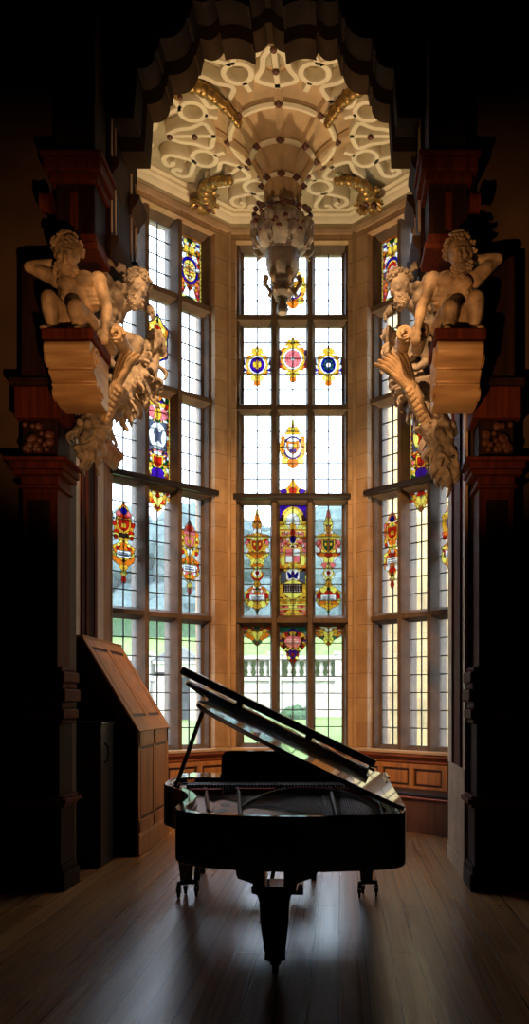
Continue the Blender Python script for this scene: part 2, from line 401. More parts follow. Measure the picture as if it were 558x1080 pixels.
def crown(g,cx,cy,w,h):
    g.ell(cx,cy+h*.45,w*.42,h*.5,'red'); g.ell(cx-w*.22,cy+h*.45,w*.18,h*.5,'gold'); g.ell(cx+w*.22,cy+h*.45,w*.18,h*.5,'gold'); g.ell(cx,cy+h*.55,w*.09,h*.5,'yellow')
    g.rect(cx-w/2,cy-h*.1,cx+w/2,cy+h*.18,'gold'); g.ell(cx,cy+h*1.12,w*.08,h*.18,'amber')
def badge(g,cy,r,field,charge,ccol='gold',tail=True):
    """round crowned badge with strapwork and a tail drop"""
    g.rect(-.17,cy-r*.95,.17,cy+r*.9,'violet' if r<.12 else 'blue')
    g.patch((abs(g.X)<.17)&(abs(g.Y-cy)<r*.9)&(abs(g.X)>.135),['violet','white','red'],3,6)
    for sx in (-1,1):
        for sy in (-1,1): g.ell(sx*r*.85,cy+sy*r*.8,r*.32,r*.34,'amber')
    g.ell(0,cy,r*1.22,r*1.3,'gold'); g.ell(0,cy,r*.98,r*1.05,'white'); g.ell(0,cy,r*.78,r*.85,field)
    if charge=='rose':
        for k in range(5): g.ell(.045*math.cos(k*1.257+1.57),cy+.045*math.sin(k*1.257+1.57),.035,.035,'pink',.003)
        g.ell(0,cy,.025,.025,'white',.003)
    elif charge=='lis':
        g.ell(0,cy+.015,.018,.055,'gold',.003); g.pell(.035,cy+.01,.018,.035,'gold'); g.rect(-.045,cy-.03,.045,cy-.018,'gold',.002); g.ell(0,cy-.045,.013,.025,'gold',.003)
    else:
        for k in range(8): g.ell(.055*math.cos(k*.785),cy+.06*math.sin(k*.785),.018,.018,'teal',.003)
        g.ell(0,cy,.03,.03,'white',.003)
    crown(g,0,cy+r*1.35,r*1.5,r*.6)
    if tail:
        g.poly([(-.07,cy-r*1.25),(.07,cy-r*1.25),(.02,cy-r*2.2),(-.02,cy-r*2.2)],'gold'); g.ell(0,cy-r*2.1,.045,.03,'amber'); g.pell(.055,cy-r*1.5,.03,.03,'yellow')
def cartouche_tall(g,y0,h,sh,seed):
    """tall strapwork ornament: finial, shield panel, roundel, inscribed tablet"""
    w=.165; Y=lambda t:y0+h*t
    prof=[(0,.0),(.05,.02),(.25,.05),(.8,.08),(1,.13),(.9,.17),(1,.2),(.6,.245),(.25,.27),(.18,.31),(.42,.34),(.5,.38),(.25,.42),(.6,.46),(.45,.48),(.6,.52),(.95,.56),(.8,.62),(1.,.66),(.85,.70),(1,.735),(.35,.76),(.25,.8),(.36,.85),(.2,.9),(.12,.95),(0,1)]
    pts=[(w*a,Y(t)) for a,t in prof]; poly=pts+[(-x,y) for x,y in pts[::-1]]
    g.poly(poly,'amber'); m=g.inside(poly)
    g.patch(m,['gold','yellow','amber','gold','pink','amber','yellow','white','red'],seed,60)
    g.pell(w*.82,Y(.6),.024,.032,'white'); g.pell(w*.8,Y(.67),.022,.03,'pink'); g.pell(w*.72,Y(.17),.026,.04,'red')
    g.pell(w*.84,Y(.12),.02,.03,'yellow')
    g.poly(shield(0,Y(.635),.17,h*.13),'gold'); g.poly(shield(0,Y(.64),.13,h*.10),sh)
    g.rect(-.012,Y(.6),.012,Y(.68),'gold',.003); g.pell(.035,Y(.655),.014,.02,'gold')
    g.rect(-.15,Y(.715),.15,Y(.73),'yellow')
    g.ell(0,Y(.385),.062,.07,'yellow'); g.ell(0,Y(.385),.045,.05,'white'); g.ell(0,Y(.385),.022,.025,'red')
    g.ell(0,Y(.28),.04,.045,'gold')
    g.rect(-.095,Y(.125),.095,Y(.175),'white')
    for k in range(4): g.rect(-.08+.01*(k%2),Y(.133)+k*.012,.08-.012*(k%3),Y(.133)+k*.012+.005,'grey',0)
    g.ell(0,Y(.07),.05,.035,'gold'); g.ell(0,Y(.235),.02,.02,'green'); g.ell(0,Y(.02),.014,.02,'green')
def cresting(g,top,seed):
    Y=top; P=[(-.175,Y),(.175,Y),(.17,Y-.10),(.13,Y-.15),(.08,Y-.17),(.03,Y-.24),(0,Y-.25),(-.03,Y-.24),(-.08,Y-.17),(-.13,Y-.15),(-.17,Y-.10)]
    g.poly(P,'gold'); g.patch(g.inside(P),['gold','yellow','red','amber','teal','white'],seed,22)
    g.poly([(-.09,Y-.05),(0,Y-.09),(.09,Y-.05),(.05,Y-.13),(0,Y-.2),(-.05,Y-.13)],'yellow'); g.pell(.10,Y-.06,.03,.03,'gold'); g.pell(.14,Y-.02,.02,.02,'red')
def fullpanel(g,seed,tall=False):
    g.rect(-g.w/2,0,g.w/2,g.h,'gold',0)
    g.patch(np.ones(g.X.shape,bool),['white','red','gold','violet','amber','pink','white','green','yellow'],seed,int(110*g.h))
    b=.02
    for x0,x1 in ((-g.w/2,-g.w/2+b),(g.w/2-b,g.w/2)):
        g.rect(x0,0,x1,g.h,'yellow')
    g.rect(-g.w/2,0,g.w/2,b,'amber'); g.rect(-g.w/2,g.h-b,g.w/2,g.h,'amber')
    for k in range(int(g.h/.055)): g.pell(g.w/2-.014,k*.055+.02,.008,.012,'gold')
def royal(g):
    fullpanel(g,5); c=g.h*.47
    g.ell(0,c,.13,.17,'blue'); g.patch(((g.X/.13)**2+((g.Y-c)/.17)**2<1),['violet','blue','white','blue'],8,26); g.ell(0,c,.095,.13,'gold'); g.patch(((g.X/.09)**2+((g.Y-c)/.12)**2<1),['yellow','gold','yellow','white'],9,30)
    for k in range(3): g.rect(-.06,c-.07+k*.05,.06,c-.06+k*.05,'amber',.003)
    crown(g,0,c+.22,.2,.10); g.poly([(-.1,.05),(.1,.05),(.05,.17),(0,.12),(-.05,.17)],'white')
def heraldic(g,seed,col='white'):
    fullpanel(g,seed); c=g.h*.52
    g.rect(-.13,c-.17,.13,c+.17,'grey'); g.ell(0,c,.12,.16,col); 
    g.poly([(-.06,c+.03),(-.02,c+.1),(.02,c+.04),(.07,c+.07),(.04,c-.02),(.06,c-.09),(0,c-.05),(-.05,c-.1),(-.03,c-.02)],'grey' if col=='white' else 'red')
    g.poly(shield(0,c-.32,.16,.18),'gold'); g.poly(shield(0,c-.32,.11,.13),'red'); g.pell(.09,c+.28,.05,.07,'pink'); g.ell(0,c+.27,.05,.08,'gold')
    g.ell(0,g.h*.09,.09,.06,'violet')
def memorial(g):
    """centre light of row four: arched niche with helm, quartered arms and inscription"""
    h=g.h; w=g.w/2
    g.rect(-w,0,w,h,'violet',0)
    g.put(((g.X/(w*.98))**2+((g.Y-h*.82)/.24)**2<1)|(g.Y<h*.82),'gold')
    fill=g.C==g.c('gold'); g.patch(fill,['gold','yellow','amber','yellow','brown','gold'],2,70)
    g.ell(0,h*.86,.12,.15,'yellow'); g.ell(0,h*.85,.085,.11,'white')
    for k in range(9):
        y=h*.42+k*h*.05; g.rect(-w,y,w,y+.012,'amber' if k%2 else 'brown',.002)
    m=((abs(g.X)<w*.98)&(g.Y>h*.56)&(g.Y<h*.76)&(abs(g.X)>.02)); g.patch(m,['pink','pink','white','pink','red','gold'],9,40)
    g.ell(0,h*.8,.04,.05,'gold'); g.ell(0,h*.75,.03,.05,'red'); g.ell(0,h*.69,.035,.05,'blue')
    g.poly(shield(0,h*.54,.24,.25),'gold'); 
    for sx in (-1,1):
        for sy in (-1,1): g.rect(min(0,sx*.09),h*.545+min(0,sy*.085),max(0,sx*.09),h*.545+max(0,sy*.085),('pink','white')[(sx*sy)>0])
    g.pell(.13,h*.5,.03,.07,'yellow')
    g.ell(0,h*.37,.10,.085,'white'); g.poly([(-.07,h*.40),(0,h*.36),(.07,h*.40),(.05,h*.335),(0,h*.35),(-.05,h*.335)],'blue'); g.ell(0,h*.385,.02,.03,'violet'); 
    g.rect(-w*.9,h*.30,-.09,h*.40,'grey'); g.rect(.09,h*.30,w*.9,h*.40,'grey')
    g.poly([(-.13,h*.29),(.13,h*.29),(0,h*.33)],'yellow')
    g.rect(-.125,h*.215,.125,h*.285,'brown'); 
    for k in range(4):
        y=h*.225+k*.021
        for q in range(7): g.rect(-.11+q*.031,y,-.11+q*.031+.020-.006*((q*3+k)%3),y+.006,'white',0)
    g.poly([(-.14,h*.21),(.14,h*.21),(.02,h*.15),(-.02,h*.15)],'yellow'); g.ell(0,h*.12,.03,.04,'gold')
    g.patch((g.Y<h*.13)&(abs(g.X)>.05),['red','gold','pink','amber'],4,16)
    for y in (.02,.06,.1): g.rect(-w,h*y,w,h*y+.012,'yellow')
def pendant_shape(g,top):
    Y=top; pts=[(.175,Y),(.175,Y-.06),(.15,Y-.1),(.17,Y-.16),(.175,Y-.24),(.12,Y-.31),(.08,Y-.35),(.07,Y-.42),(.03,Y-.47),(0,Y-.53)]
    g.rect(-.18,Y-.08,.18,Y,'teal'); P=pts+[(-x,y) for x,y in pts[::-1]]
    P=[(0,Y-.01),(.04,Y-.04),(.09,Y-.08)]+pts[2:]+[(-x,y) for x,y in pts[::-1][:-2]]+[(-.09,Y-.08),(-.04,Y-.04)]
    g.poly(P,'amber'); g.patch(g.inside(P),['gold','yellow','red','amber','violet','brown'],8,40)
    g.ell(0,Y-.2,.11,.075,'pink'); 
    for k in range(3): g.rect(-.08,Y-.23+k*.025,.08,Y-.222+k*.025,'white',0)
    g.poly(shield(0,Y-.37,.09,.12),'violet'); g.ell(0,Y-.37,.02,.025,'red')
def arms_badge(g,cy):
    g.pell(.12,cy,.05,.13,'gold'); g.pell(.1,cy-.17,.05,.05,'yellow'); g.pell(.13,cy+.12,.03,.03,'yellow')
    g.ell(0,cy-.2,.07,.07,'amber'); g.pell(.08,cy-.1,.045,.045,'gold')
    g.ell(0,cy,.125,.15,'violet'); g.ell(0,cy,.105,.13,'white'); 
    g.poly(shield(0,cy,.15,.17),'amber'); g.rect(-.055,cy-.03,0,cy+.05,'white'); g.rect(0,cy-.0,.055,cy+.05,'gold'); g.rect(-.04,cy-.06,.04,cy-.02,'blue')
    g.patch((abs(g.X)<.15)&(abs(g.X)>.11)&(abs(g.Y-cy)<.17)&(g.C>=0),['gold','amber','yellow'],3,12)
    crown(g,0,cy+.18,.19,.1); g.ell(0,cy+.33,.02,.03,'yellow')
def house_badge(g,cy):
    P=[(0,cy+.28),(.07,cy+.17),(.15,cy+.12),(.13,cy+.02),(.13,cy-.2),(0,cy-.28),(-.13,cy-.2),(-.13,cy+.02),(-.15,cy+.12),(-.07,cy+.17)]
    g.poly([(x*1.1,cy+(y-cy)*1.08) for x,y in P],'blue'); g.poly(P,'gold'); g.patch(g.inside(P),['gold','yellow','amber','yellow'],6,18)
    g.rect(-.09,cy-.15,.09,cy+.04,'pink'); g.rect(-.05,cy-.1,.05,cy-.02,'white'); g.ell(0,cy+.1,.05,.05,'red'); g.ell(0,cy-.21,.04,.03,'yellow')
def side_cartouche(g,y0,h,seed,sh):
    w=.15; Y=lambda t:y0+h*t
    prof=[(0,0),(.12,.02),(.22,.05),(.12,.09),(.28,.12),(.15,.16),(.35,.19),(.4,.22),(.9,.27),(1,.33),(.9,.4),(1,.44),(.5,.48),(.3,.52),(.55,.55),(.95,.6),(.8,.66),(1,.72),(.85,.78),(.95,.82),(.5,.87),(.35,.92),(.15,.95),(0,1)]
    pts=[(w*a,Y(t)) for a,t in prof]; poly=pts+[(-x,y) for x,y in pts[::-1]]
    g.poly(poly,'gold'); g.patch(g.inside(poly),['gold','amber','yellow','pink','amber','red','white','gold'],seed,54)
    g.poly(shield(0,Y(.7),.18,h*.2),'gold'); g.poly(shield(0,Y(.705),.14,h*.15),sh); g.rect(-.03,Y(.68),.03,Y(.73),'gold',.003)
    g.rect(-.09,Y(.32),.09,Y(.4),'white'); g.rect(-.07,Y(.335),.07,Y(.35),'grey',0); g.rect(-.07,Y(.365),.05,Y(.38),'grey',0)
    g.ell(0,Y(.88),.04,.04,'blue' if seed%2 else 'red'); g.pell(w*.7,Y(.56),.025,.025,'red'); g.ell(0,Y(.13),.03,.03,'yellow')

# ------------------------------------------------------------------ windows
ROWS=[(6.55,7.345,4),(5.38,6.40,5),(4.20,5.245,5),(2.62,4.07,7),(.955,2.485,7)]   # row 1 (top) .. 5
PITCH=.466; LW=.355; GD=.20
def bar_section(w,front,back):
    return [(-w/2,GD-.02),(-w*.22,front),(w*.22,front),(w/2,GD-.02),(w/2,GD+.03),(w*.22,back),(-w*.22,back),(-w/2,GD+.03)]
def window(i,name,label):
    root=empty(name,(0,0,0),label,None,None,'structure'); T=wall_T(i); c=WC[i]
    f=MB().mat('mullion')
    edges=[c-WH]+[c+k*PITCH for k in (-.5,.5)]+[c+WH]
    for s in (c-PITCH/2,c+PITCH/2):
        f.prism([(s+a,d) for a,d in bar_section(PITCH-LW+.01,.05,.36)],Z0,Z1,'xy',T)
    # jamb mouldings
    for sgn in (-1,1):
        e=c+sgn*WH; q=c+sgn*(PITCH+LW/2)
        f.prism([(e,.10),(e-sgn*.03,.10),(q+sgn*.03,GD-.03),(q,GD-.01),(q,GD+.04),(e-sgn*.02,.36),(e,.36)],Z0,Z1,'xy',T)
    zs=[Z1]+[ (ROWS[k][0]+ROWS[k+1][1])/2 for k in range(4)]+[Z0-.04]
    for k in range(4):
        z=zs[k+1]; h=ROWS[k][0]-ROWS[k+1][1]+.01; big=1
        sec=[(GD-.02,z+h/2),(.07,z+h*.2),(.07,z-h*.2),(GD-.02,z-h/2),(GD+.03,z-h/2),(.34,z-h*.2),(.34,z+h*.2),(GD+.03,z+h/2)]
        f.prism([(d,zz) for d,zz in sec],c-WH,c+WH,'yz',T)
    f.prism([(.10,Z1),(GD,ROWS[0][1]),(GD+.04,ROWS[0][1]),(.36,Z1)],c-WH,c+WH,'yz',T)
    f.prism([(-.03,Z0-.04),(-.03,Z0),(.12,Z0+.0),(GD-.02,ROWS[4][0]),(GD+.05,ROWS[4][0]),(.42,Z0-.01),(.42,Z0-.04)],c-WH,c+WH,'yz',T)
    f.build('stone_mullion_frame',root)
    r=MB().mat('iron'); z=zs[3]
    r.prism([(-.035,z-.03),(-.05,z),(-.035,z+.035),(.02,z+.035),(.06,z),(.02,z-.03)],c-WH-.03,c+WH+.03,'yz',T)
    r.build('dark_transom_rail',root)
    lights={}
    for k,(a,b,n) in enumerate(ROWS):
        for j in range(3):
            s=c+(j-1)*PITCH
            g=MB().mat('pane'); g.box(s-LW/2-.005,GD,a-.005,s+LW/2+.005,GD+.004,b+.005,T)
            g.mat('lead'); g.box(s-.008,GD-.004,a,s+.008,GD+.008,b,T)
            for q in range(n): 
                zz=a+(b-a)*(q+.0)/n
                g.box(s-LW/2,GD-.004,zz-.0065,s+LW/2,GD+.008,zz+.0065,T)
            for e in (-1,1): g.box(s+e*(LW/2-.004),GD-.004,a,s+e*(LW/2+.004),GD+.008,b,T)
            lights[(k+1,j+1)]=(g.build('leaded_light',root),s,a,b)
    def sg(k,j,fn,label,full=False):
        o,s,a,b=lights[(k,j)]; g=Glass(LW,b-a); fn(g)
        TT=T@Matrix.Translation((s,GD-.012,a)); m=g.mesh(TT,'stained_glass',o); m['label']=label
    return root,sg
BL='left canted bay window of fifteen leaded lights with coloured glass'
w1,sg=window(0,'window_1','tall left canted window of leaded lights, gold cartouches and a full coloured top corner panel')
sg(1,3,royal,'full coloured panel with blue ringed badge')
sg(2,2,lambda g:house_badge(g,.56),'blue edged gold and pink badge')
sg(3,2,lambda g:heraldic(g,12),'tall coloured heraldic panel with white roundel')
sg(4,1,lambda g:side_cartouche(g,.27,.98,3,'red'),'gold cartouche with red shield')
sg(4,2,lambda g:cresting(g,g.h,31),'gold cresting')
sg(4,3,lambda g:side_cartouche(g,.22,.95,4,'pink'),'gold cartouche with pink shield')
w2,sg=window(1,'window_2','tall middle window of fifteen leaded lights with heraldic glass behind hanging pendant')
sg(1,2,lambda g:arms_badge(g,.36),'crowned badge behind the pendant')
sg(2,1,lambda g:badge(g,.52,.115,'violet','lis'),'gold crowned badge with a gold flower on violet')
sg(2,2,lambda g:badge(g,.60,.13,'pink','rose'),'gold crowned badge with pink rose')
sg(2,3,lambda g:badge(g,.52,.115,'blue','wheel',tail=True),'gold crowned badge on dark blue')
sg(3,2,lambda g:(arms_badge(g,.62),g.poly([(-.175,0),(.175,0),(.175,.06),(.1,.08),(.05,.12),(.03,.17),(0,.21),(-.03,.17),(-.05,.12),(-.1,.08),(-.175,.06)],'gold'),g.pell(.12,.05,.045,.03,'violet'),g.ell(0,.06,.05,.04,'red'),g.pell(.05,.1,.02,.02,'amber')),'crowned royal arms over a gold cresting')
sg(4,1,lambda g:cartouche_tall(g,.03,1.38,'red',21),'tall gold strapwork with red shield and inscribed tablet')
sg(4,3,lambda g:cartouche_tall(g,.03,1.38,'green',22),'tall gold strapwork with green shield and inscribed tablet')
sg(4,2,memorial,'full coloured panel with pink arms in an arch over an inscription')
sg(5,1,lambda g:cresting(g,g.h,41),'gold cresting'); sg(5,3,lambda g:cresting(g,g.h,42),'gold cresting')
sg(5,2,lambda g:pendant_shape(g,g.h),'pointed gold and red pendant with pink tablet')
w3,sg=window(2,'window_3','tall right canted window of leaded lights with golden view and red brown cartouches')
sg(1,1,lambda g:(royal(g),g.ell(0,g.h*.47,.08,.11,'red'),g.ell(0,g.h*.47,.045,.06,'white')),'full coloured panel with blue and red roundel')
sg(3,2,lambda g:heraldic(g,15,'yellow'),'tall coloured heraldic panel with yellow roundel')
sg(4,1,lambda g:side_cartouche(g,.30,1.0,5,'red'),'red brown cartouche with red shield')
sg(4,2,lambda g:cresting(g,g.h,33),'gold cresting')
sg(4,3,lambda g:side_cartouche(g,.27,1.0,6,'violet'),'red brown cartouche')

# ------------------------------------------------------------------ dado, sill, seat
inner=CPL[1:5]; full=[(-XS,8.3),(-XS,YS),(-HB,YB),(HB,YB),(XS,YS),(XS,8.3)]
INW=-1   # the room lies to the right of travel
def prof(p): return [(INW*o,u) for o,u in p]
b=MB().mat('stone_plain'); b.sweep(full,prof([(0,.865),(.085,.865),(.10,.88),(.09,.905),(0,.915)])); struct(b.build('trim_1',bevel=.004),'weathered stone sill ledge running round the bay under the windows')
b=MB().mat('redwood'); b.sweep(full,prof([(0,.80),(.05,.80),(.085,.83),(.10,.845),(.10,.863),(0,.864)]))
b.sweep(full,prof([(0,.755),(.035,.755),(.05,.775),(.05,.80),(0,.80)]))
b.mat('oak'); b.sweep(full,prof([(0,0),(.02,0),(.02,.755),(0,.755)])); b.sweep(full,prof([(.02,.70),(.04,.70),(.04,.755),(.02,.755)])); b.sweep(full,prof([(.02,.43),(.04,.43),(.04,.49),(.02,.49)]))
for i in range(3):
    T=wall_T(i); n=4 if i!=1 else 4
    for k in range(n+1):
        s=L[i]*k/n; b.box(s-.035,-.045,.43,s+.035,-.02,.755,T)
    for k in range(n):   # raised panels
        s0=L[i]*k/n+.06; s1=L[i]*(k+1)/n-.06
        b.mat('oak_line'); b.box(s0-.022,-.026,.495,s1+.022,-.02,.695,T); b.mat('oak')
        b.prism([(s0,-.02),(s0+.03,-.034),(s1-.03,-.034),(s1,-.02)],.52,.67,'xy',T)
struct(b.build('trim_2',bevel=.003),'red oak panelled dado with moulded cap under the windows')
for side,pts in (('right',[(.0,YB),(HB,YB),(XS,YS),(XS,8.4)]),('left',[(-XS,9.62),(-XS,9.63),(-XS,YS+.25),(-HB,YB),(0,YB)])):
    if side=='left': pts=[(-HB-.52,YB-.52),(-HB,YB),(0,YB)]
    e=empty('window_seat',(0,0,0),'fixed oak window seat with dark cushion under the %s windows'%('right' if side=='right' else 'middle and left'),'bench','window seats round the bay')
    b=MB().mat('darkoak'); b.sweep(pts,prof([(.045,.0),(.36,.0),(.36,.385),(.045,.385)])); b.build('seat_box',e,bevel=.004)
    b=MB().mat('redwood'); b.sweep(pts,prof([(.045,.388),(.39,.388),(.40,.40),(.39,.415),(.045,.415)])); b.build('seat_board',e,bevel=.003)
    b=MB().mat('cushion'); b.sweep(pts,prof([(.05,.418),(.375,.418),(.39,.43),(.39,.45),(.37,.465),(.05,.465)])); b.build('seat_cushion',e,smooth=True)

# ------------------------------------------------------------------ ceiling + cornice
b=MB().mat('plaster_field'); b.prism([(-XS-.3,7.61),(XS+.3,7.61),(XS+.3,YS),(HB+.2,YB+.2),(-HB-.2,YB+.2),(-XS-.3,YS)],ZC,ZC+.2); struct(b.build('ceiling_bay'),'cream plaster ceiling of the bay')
b=MB().mat('plaster'); b.sweep(full,prof([(0,ZC-.17),(.03,ZC-.17),(.035,ZC-.12),(.07,ZC-.10),(.09,ZC-.06),(.13,ZC-.045),(.135,ZC-.02),(.19,ZC-.015),(.19,ZC),(0,ZC)])); struct(b.build('trim_3',smooth=True),'cream moulded plaster cornice round the bay')
b=MB().mat('stone_plain'); b.sweep(full,prof([(0,ZC-.24),(.02,ZC-.24),(.045,ZC-.19),(.045,ZC-.172),(0,ZC-.172)])); struct(b.build('trim_4',smooth=True),'brown stone string moulding under cream cornice')
# corner shafts in the bay angles
for k,x in enumerate((-HB,HB)):
    b=MB().mat('stone_plain'); b.lathe([(.03,.92),(.03,ZC-.25)],10,c=(x*1.02,YB-.02,0)); struct(b.build('trim_%d'%(5+k),smooth=True),'slender stone angle shaft beside middle window')

# ------------------------------------------------------------------ floor and hall shell
b=MB().mat('floor'); b.box(-5,-4.5,-.06,5,YB+.3,0); struct(b.build('floor'),'worn oak floorboards running towards the window')
HW=4.6; HZ=8.6
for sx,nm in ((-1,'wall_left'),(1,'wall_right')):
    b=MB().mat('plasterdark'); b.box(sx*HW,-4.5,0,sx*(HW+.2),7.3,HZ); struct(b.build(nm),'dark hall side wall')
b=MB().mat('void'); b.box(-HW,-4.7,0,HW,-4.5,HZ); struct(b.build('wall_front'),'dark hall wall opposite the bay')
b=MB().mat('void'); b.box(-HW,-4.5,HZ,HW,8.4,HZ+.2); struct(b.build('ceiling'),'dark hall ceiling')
JX=1.60; AY0=7.05; AY1=8.15
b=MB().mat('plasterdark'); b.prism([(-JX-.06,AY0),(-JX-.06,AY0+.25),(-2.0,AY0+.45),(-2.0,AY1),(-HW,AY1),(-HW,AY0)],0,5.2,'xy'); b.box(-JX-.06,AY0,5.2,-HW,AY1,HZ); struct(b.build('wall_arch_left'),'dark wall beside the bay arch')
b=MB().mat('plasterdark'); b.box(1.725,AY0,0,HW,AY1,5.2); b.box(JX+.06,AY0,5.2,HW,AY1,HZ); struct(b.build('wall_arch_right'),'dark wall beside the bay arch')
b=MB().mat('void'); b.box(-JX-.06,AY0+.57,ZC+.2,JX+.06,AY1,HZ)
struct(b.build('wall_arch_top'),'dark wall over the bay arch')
# jamb linings: pale edges and mahogany strips
def lining(name,X,sx,strips,label,z1=5.0,base=None):
    b=MB()
    if base: b.mat('stone_plain'); b.box(X,base[0],0,X+sx*.06,base[1],.93); b.box(X-sx*.012,base[0],0,X,base[1],.16)
    for y0,y1,m,d in strips: b.mat(m); b.box(X+sx*d,y0,.93 if base else 0,X+sx*.03,y1,z1)
    struct(b.build(name,bevel=.004),label)
lining('trim_7',-1.965,-1,[(8.16,8.37,'edge',.0),(8.37,8.47,'oak',.018),(8.47,8.52,'mahogany',.0),(8.52,8.62,'darkwood',.012),(8.62,8.70,'mahogany',.0),(8.70,8.90,'darkwood',.010),(8.90,9.0,'mahogany',.0),(9.0,9.28,'edge',.012),(9.28,9.55,'oak',.02)],'lining of left bay return with pale edges and dark red upright strips',5.2)
b=MB().mat('oak'); b.prism([(-1.96,4.12),(-1.90,4.14),(-1.88,4.22),(-1.84,4.26),(-1.84,4.31),(-1.96,4.34)],8.95,9.58,'xz'); struct(b.build('trim_9'),'oak cornice on left bay return at the height of the dark rail')
A=AY0; lining('trim_8',1.665,1,[(A,A+.10,'edge',.0),(A+.10,A+.30,'mahogany',.018),(A+.30,A+.36,'mahogany',.0),(A+.42,A+.5,'mahogany',.01),(A+.5,A+.80,'mahogany',.016),(A+.80,A+.86,'mahogany',.0),(A+.86,AY1,'edge',.0)],'lining of right arch jamb with pale base and dark red upright strips',5.0,(AY0,AY1))
# ------------------------------------------------------------------ grand piano
pn=empty('grand_piano',(.2,5.6,0),'black concert grand piano with raised lid standing in front of bay','grand piano')
ctrl=[(.975,6.5),(.98,5.6),(.982,4.75),(.972,4.42),(.915,4.27),(.74,4.205),(.45,4.17),(.15,4.21),(-.09,4.30),(-.225,4.44),(-.275,4.64),(-.275,4.90),(-.30,5.12),(-.37,5.36),(-.48,5.60),(-.575,5.78),(-.62,5.98),(-.626,6.2),(-.626,6.55)]
rim=[tuple(p) for p in crom([Vector((x,y,0)) for x,y in ctrl],5)]
rim=[(p[0],p[1]) for p in rim]
def offs(path,d):
    out=[]
    for i,p in enumerate(path):
        a=Vector(path[max(i-1,0)]); b=Vector(path[min(i+1,len(path)-1)]); t=(b-a).normalized(); out.append((p[0]+t.y*d,p[1]-t.x*d))
    return out
inn=offs(rim,.055)
if (Vector(inn[30])-Vector((.3,5.5))).length>(Vector(rim[30])-Vector((.3,5.5))).length: inn=offs(rim,-.055); SG=-1
else: SG=1
RZ0,RZ1=.655,.930
def band(b,outer,innr,z0,z1):
    n=len(outer); vs=[(x,y,z) for z in (z0,z1) for x,y in outer]+[(x,y,z) for z in (z0,z1) for x,y in innr]
    fs=[]
    for i in range(n-1):
        fs += [(i,i+1,n+i+1,n+i),(2*n+i,3*n+i,3*n+i+1,2*n+i+1),(n+i,n+i+1,3*n+i+1,3*n+i),(i,2*n+i,2*n+i+1,i+1)]
    fs += [(0,n,3*n,2*n),(n-1,3*n-1,4*n-1,2*n-1)]
    b.add(vs,fs)
b=MB().mat('lacquer'); band(b,rim,inn,RZ0,RZ1); b.build('rim',pn,smooth=True,bevel=.006)
# keyboard arms, key bed
for sx,x in ((-1,-.626),(1,.975)):
    b=MB().mat('lacquer'); x1=x-sx*.06 if sx>0 else x+.06
    b.prism([(6.5,.62),(6.5,.93),(6.72,.93),(6.80,.90),(6.86,.83),(6.99,.80),(7.0,.62)],min(x,x1),max(x,x1),'yz'); b.build('key_arm',pn,bevel=.005)
b=MB().mat('lacquer'); b.box(-.58,6.35,.60,.97,7.0,.66); b.box(-.53,6.94,.66,.92,6.975,.715); b.build('key_bed',pn,bevel=.004)
b=MB().mat('ivory')
for k in range(52): b.box(-.52+k*.0276,6.79,.68,-.52+k*.0276+.0266,6.94,.725)
b.mat('satin')
for k in range(51):
    if k%7 not in (2,6): b.box(-.52+(k+1)*.0276-.006,6.79,.72,-.52+(k+1)*.0276+.006,6.885,.738)
b.build('keyboard',pn)
b=MB().mat('lacquer'); b.prism([(6.74,.73),(6.79,.73),(6.79,.86),(6.76,.93),(6.60,.93),(6.60,.91),(6.74,.90)],-.53,.92,'yz'); b.build('fallboard',pn,bevel=.004)
b=MB().mat('soundboard'); b.prism(inn,.775,.785,'xy'); b.build('soundboard',pn)
b=MB().mat('lacquer'); b.prism(inn,.66,.68,'xy'); 
for x,y0,y1 in ((-.1,4.6,6.4),(.25,4.3,6.4),(.6,4.35,6.4)): b.box(x-.04,y0,.68,x+.04,y1,.76)
b.build('underside_bracing',pn)
# cast plate: frame band, pin block, struts
p1=offs(rim,SG*.06); p2=offs(rim,SG*.16)
b=MB().mat('plate'); band(b,p1,p2,.852,.872)
b.box(-.52,6.12,.85,.92,6.5,.868); b.build('iron_plate',pn,smooth=True,bevel=.004)
# tail web of the plate; black discs stand for shade in its oval openings
b=MB().mat('plate')
web=[(-.16,4.75),(-.1,4.50),(.05,4.36),(.3,4.26),(.62,4.27),(.9,4.36),(.92,4.62),(.62,4.68),(.35,4.80),(.12,5.02),(-.02,5.28),(-.15,5.42)]
b.prism([(p.x,p.y) for p in crom([Vector((x,y,0)) for x,y in web],4,True)],.858,.866,'xy')
b.mat('satin')
for cx,cy,rx,ry,a in ((-.07,4.62,.045,.09,-.3),(.08,4.48,.04,.10,-1.0),(.30,4.37,.04,.10,-1.5),(.56,4.37,.04,.10,1.5),(-.07,4.9,.04,.10,-.1),(-.08,5.18,.03,.09,.2),(.79,4.46,.035,.09,1.2)):
    b.prism([(cx+rx*math.cos(t)*math.cos(a)-ry*math.sin(t)*math.sin(a),cy+rx*math.cos(t)*math.sin(a)+ry*math.sin(t)*math.cos(a)) for t in [2*PI*k/18 for k in range(18)]],.8655,.8675,'xy')
b.build('plate_web',pn,smooth=True)
for k,(xa,xb) in enumerate(((-.12,-.42),(.10,-.12),(.36,.22),(.62,.55),(.86,.86))):
    ya=(4.8,4.5,4.36,4.34,4.42)[k]
    if k in (2,): continue
    b=MB().mat('satin' if k!=0 else 'plate'); 
    b.tube(crom([(xa,ya,.868),(xa+(xb-xa)*.25,ya+.4,.886),(xa+(xb-xa)*.6,ya+1.0,.893),(xb,6.05,.89),(xb,6.3,.872)],6),[.012]*5*6+[.012][:0] if 0 else .013,8,flat=1.6); b.build('plate_strut',pn,smooth=True)
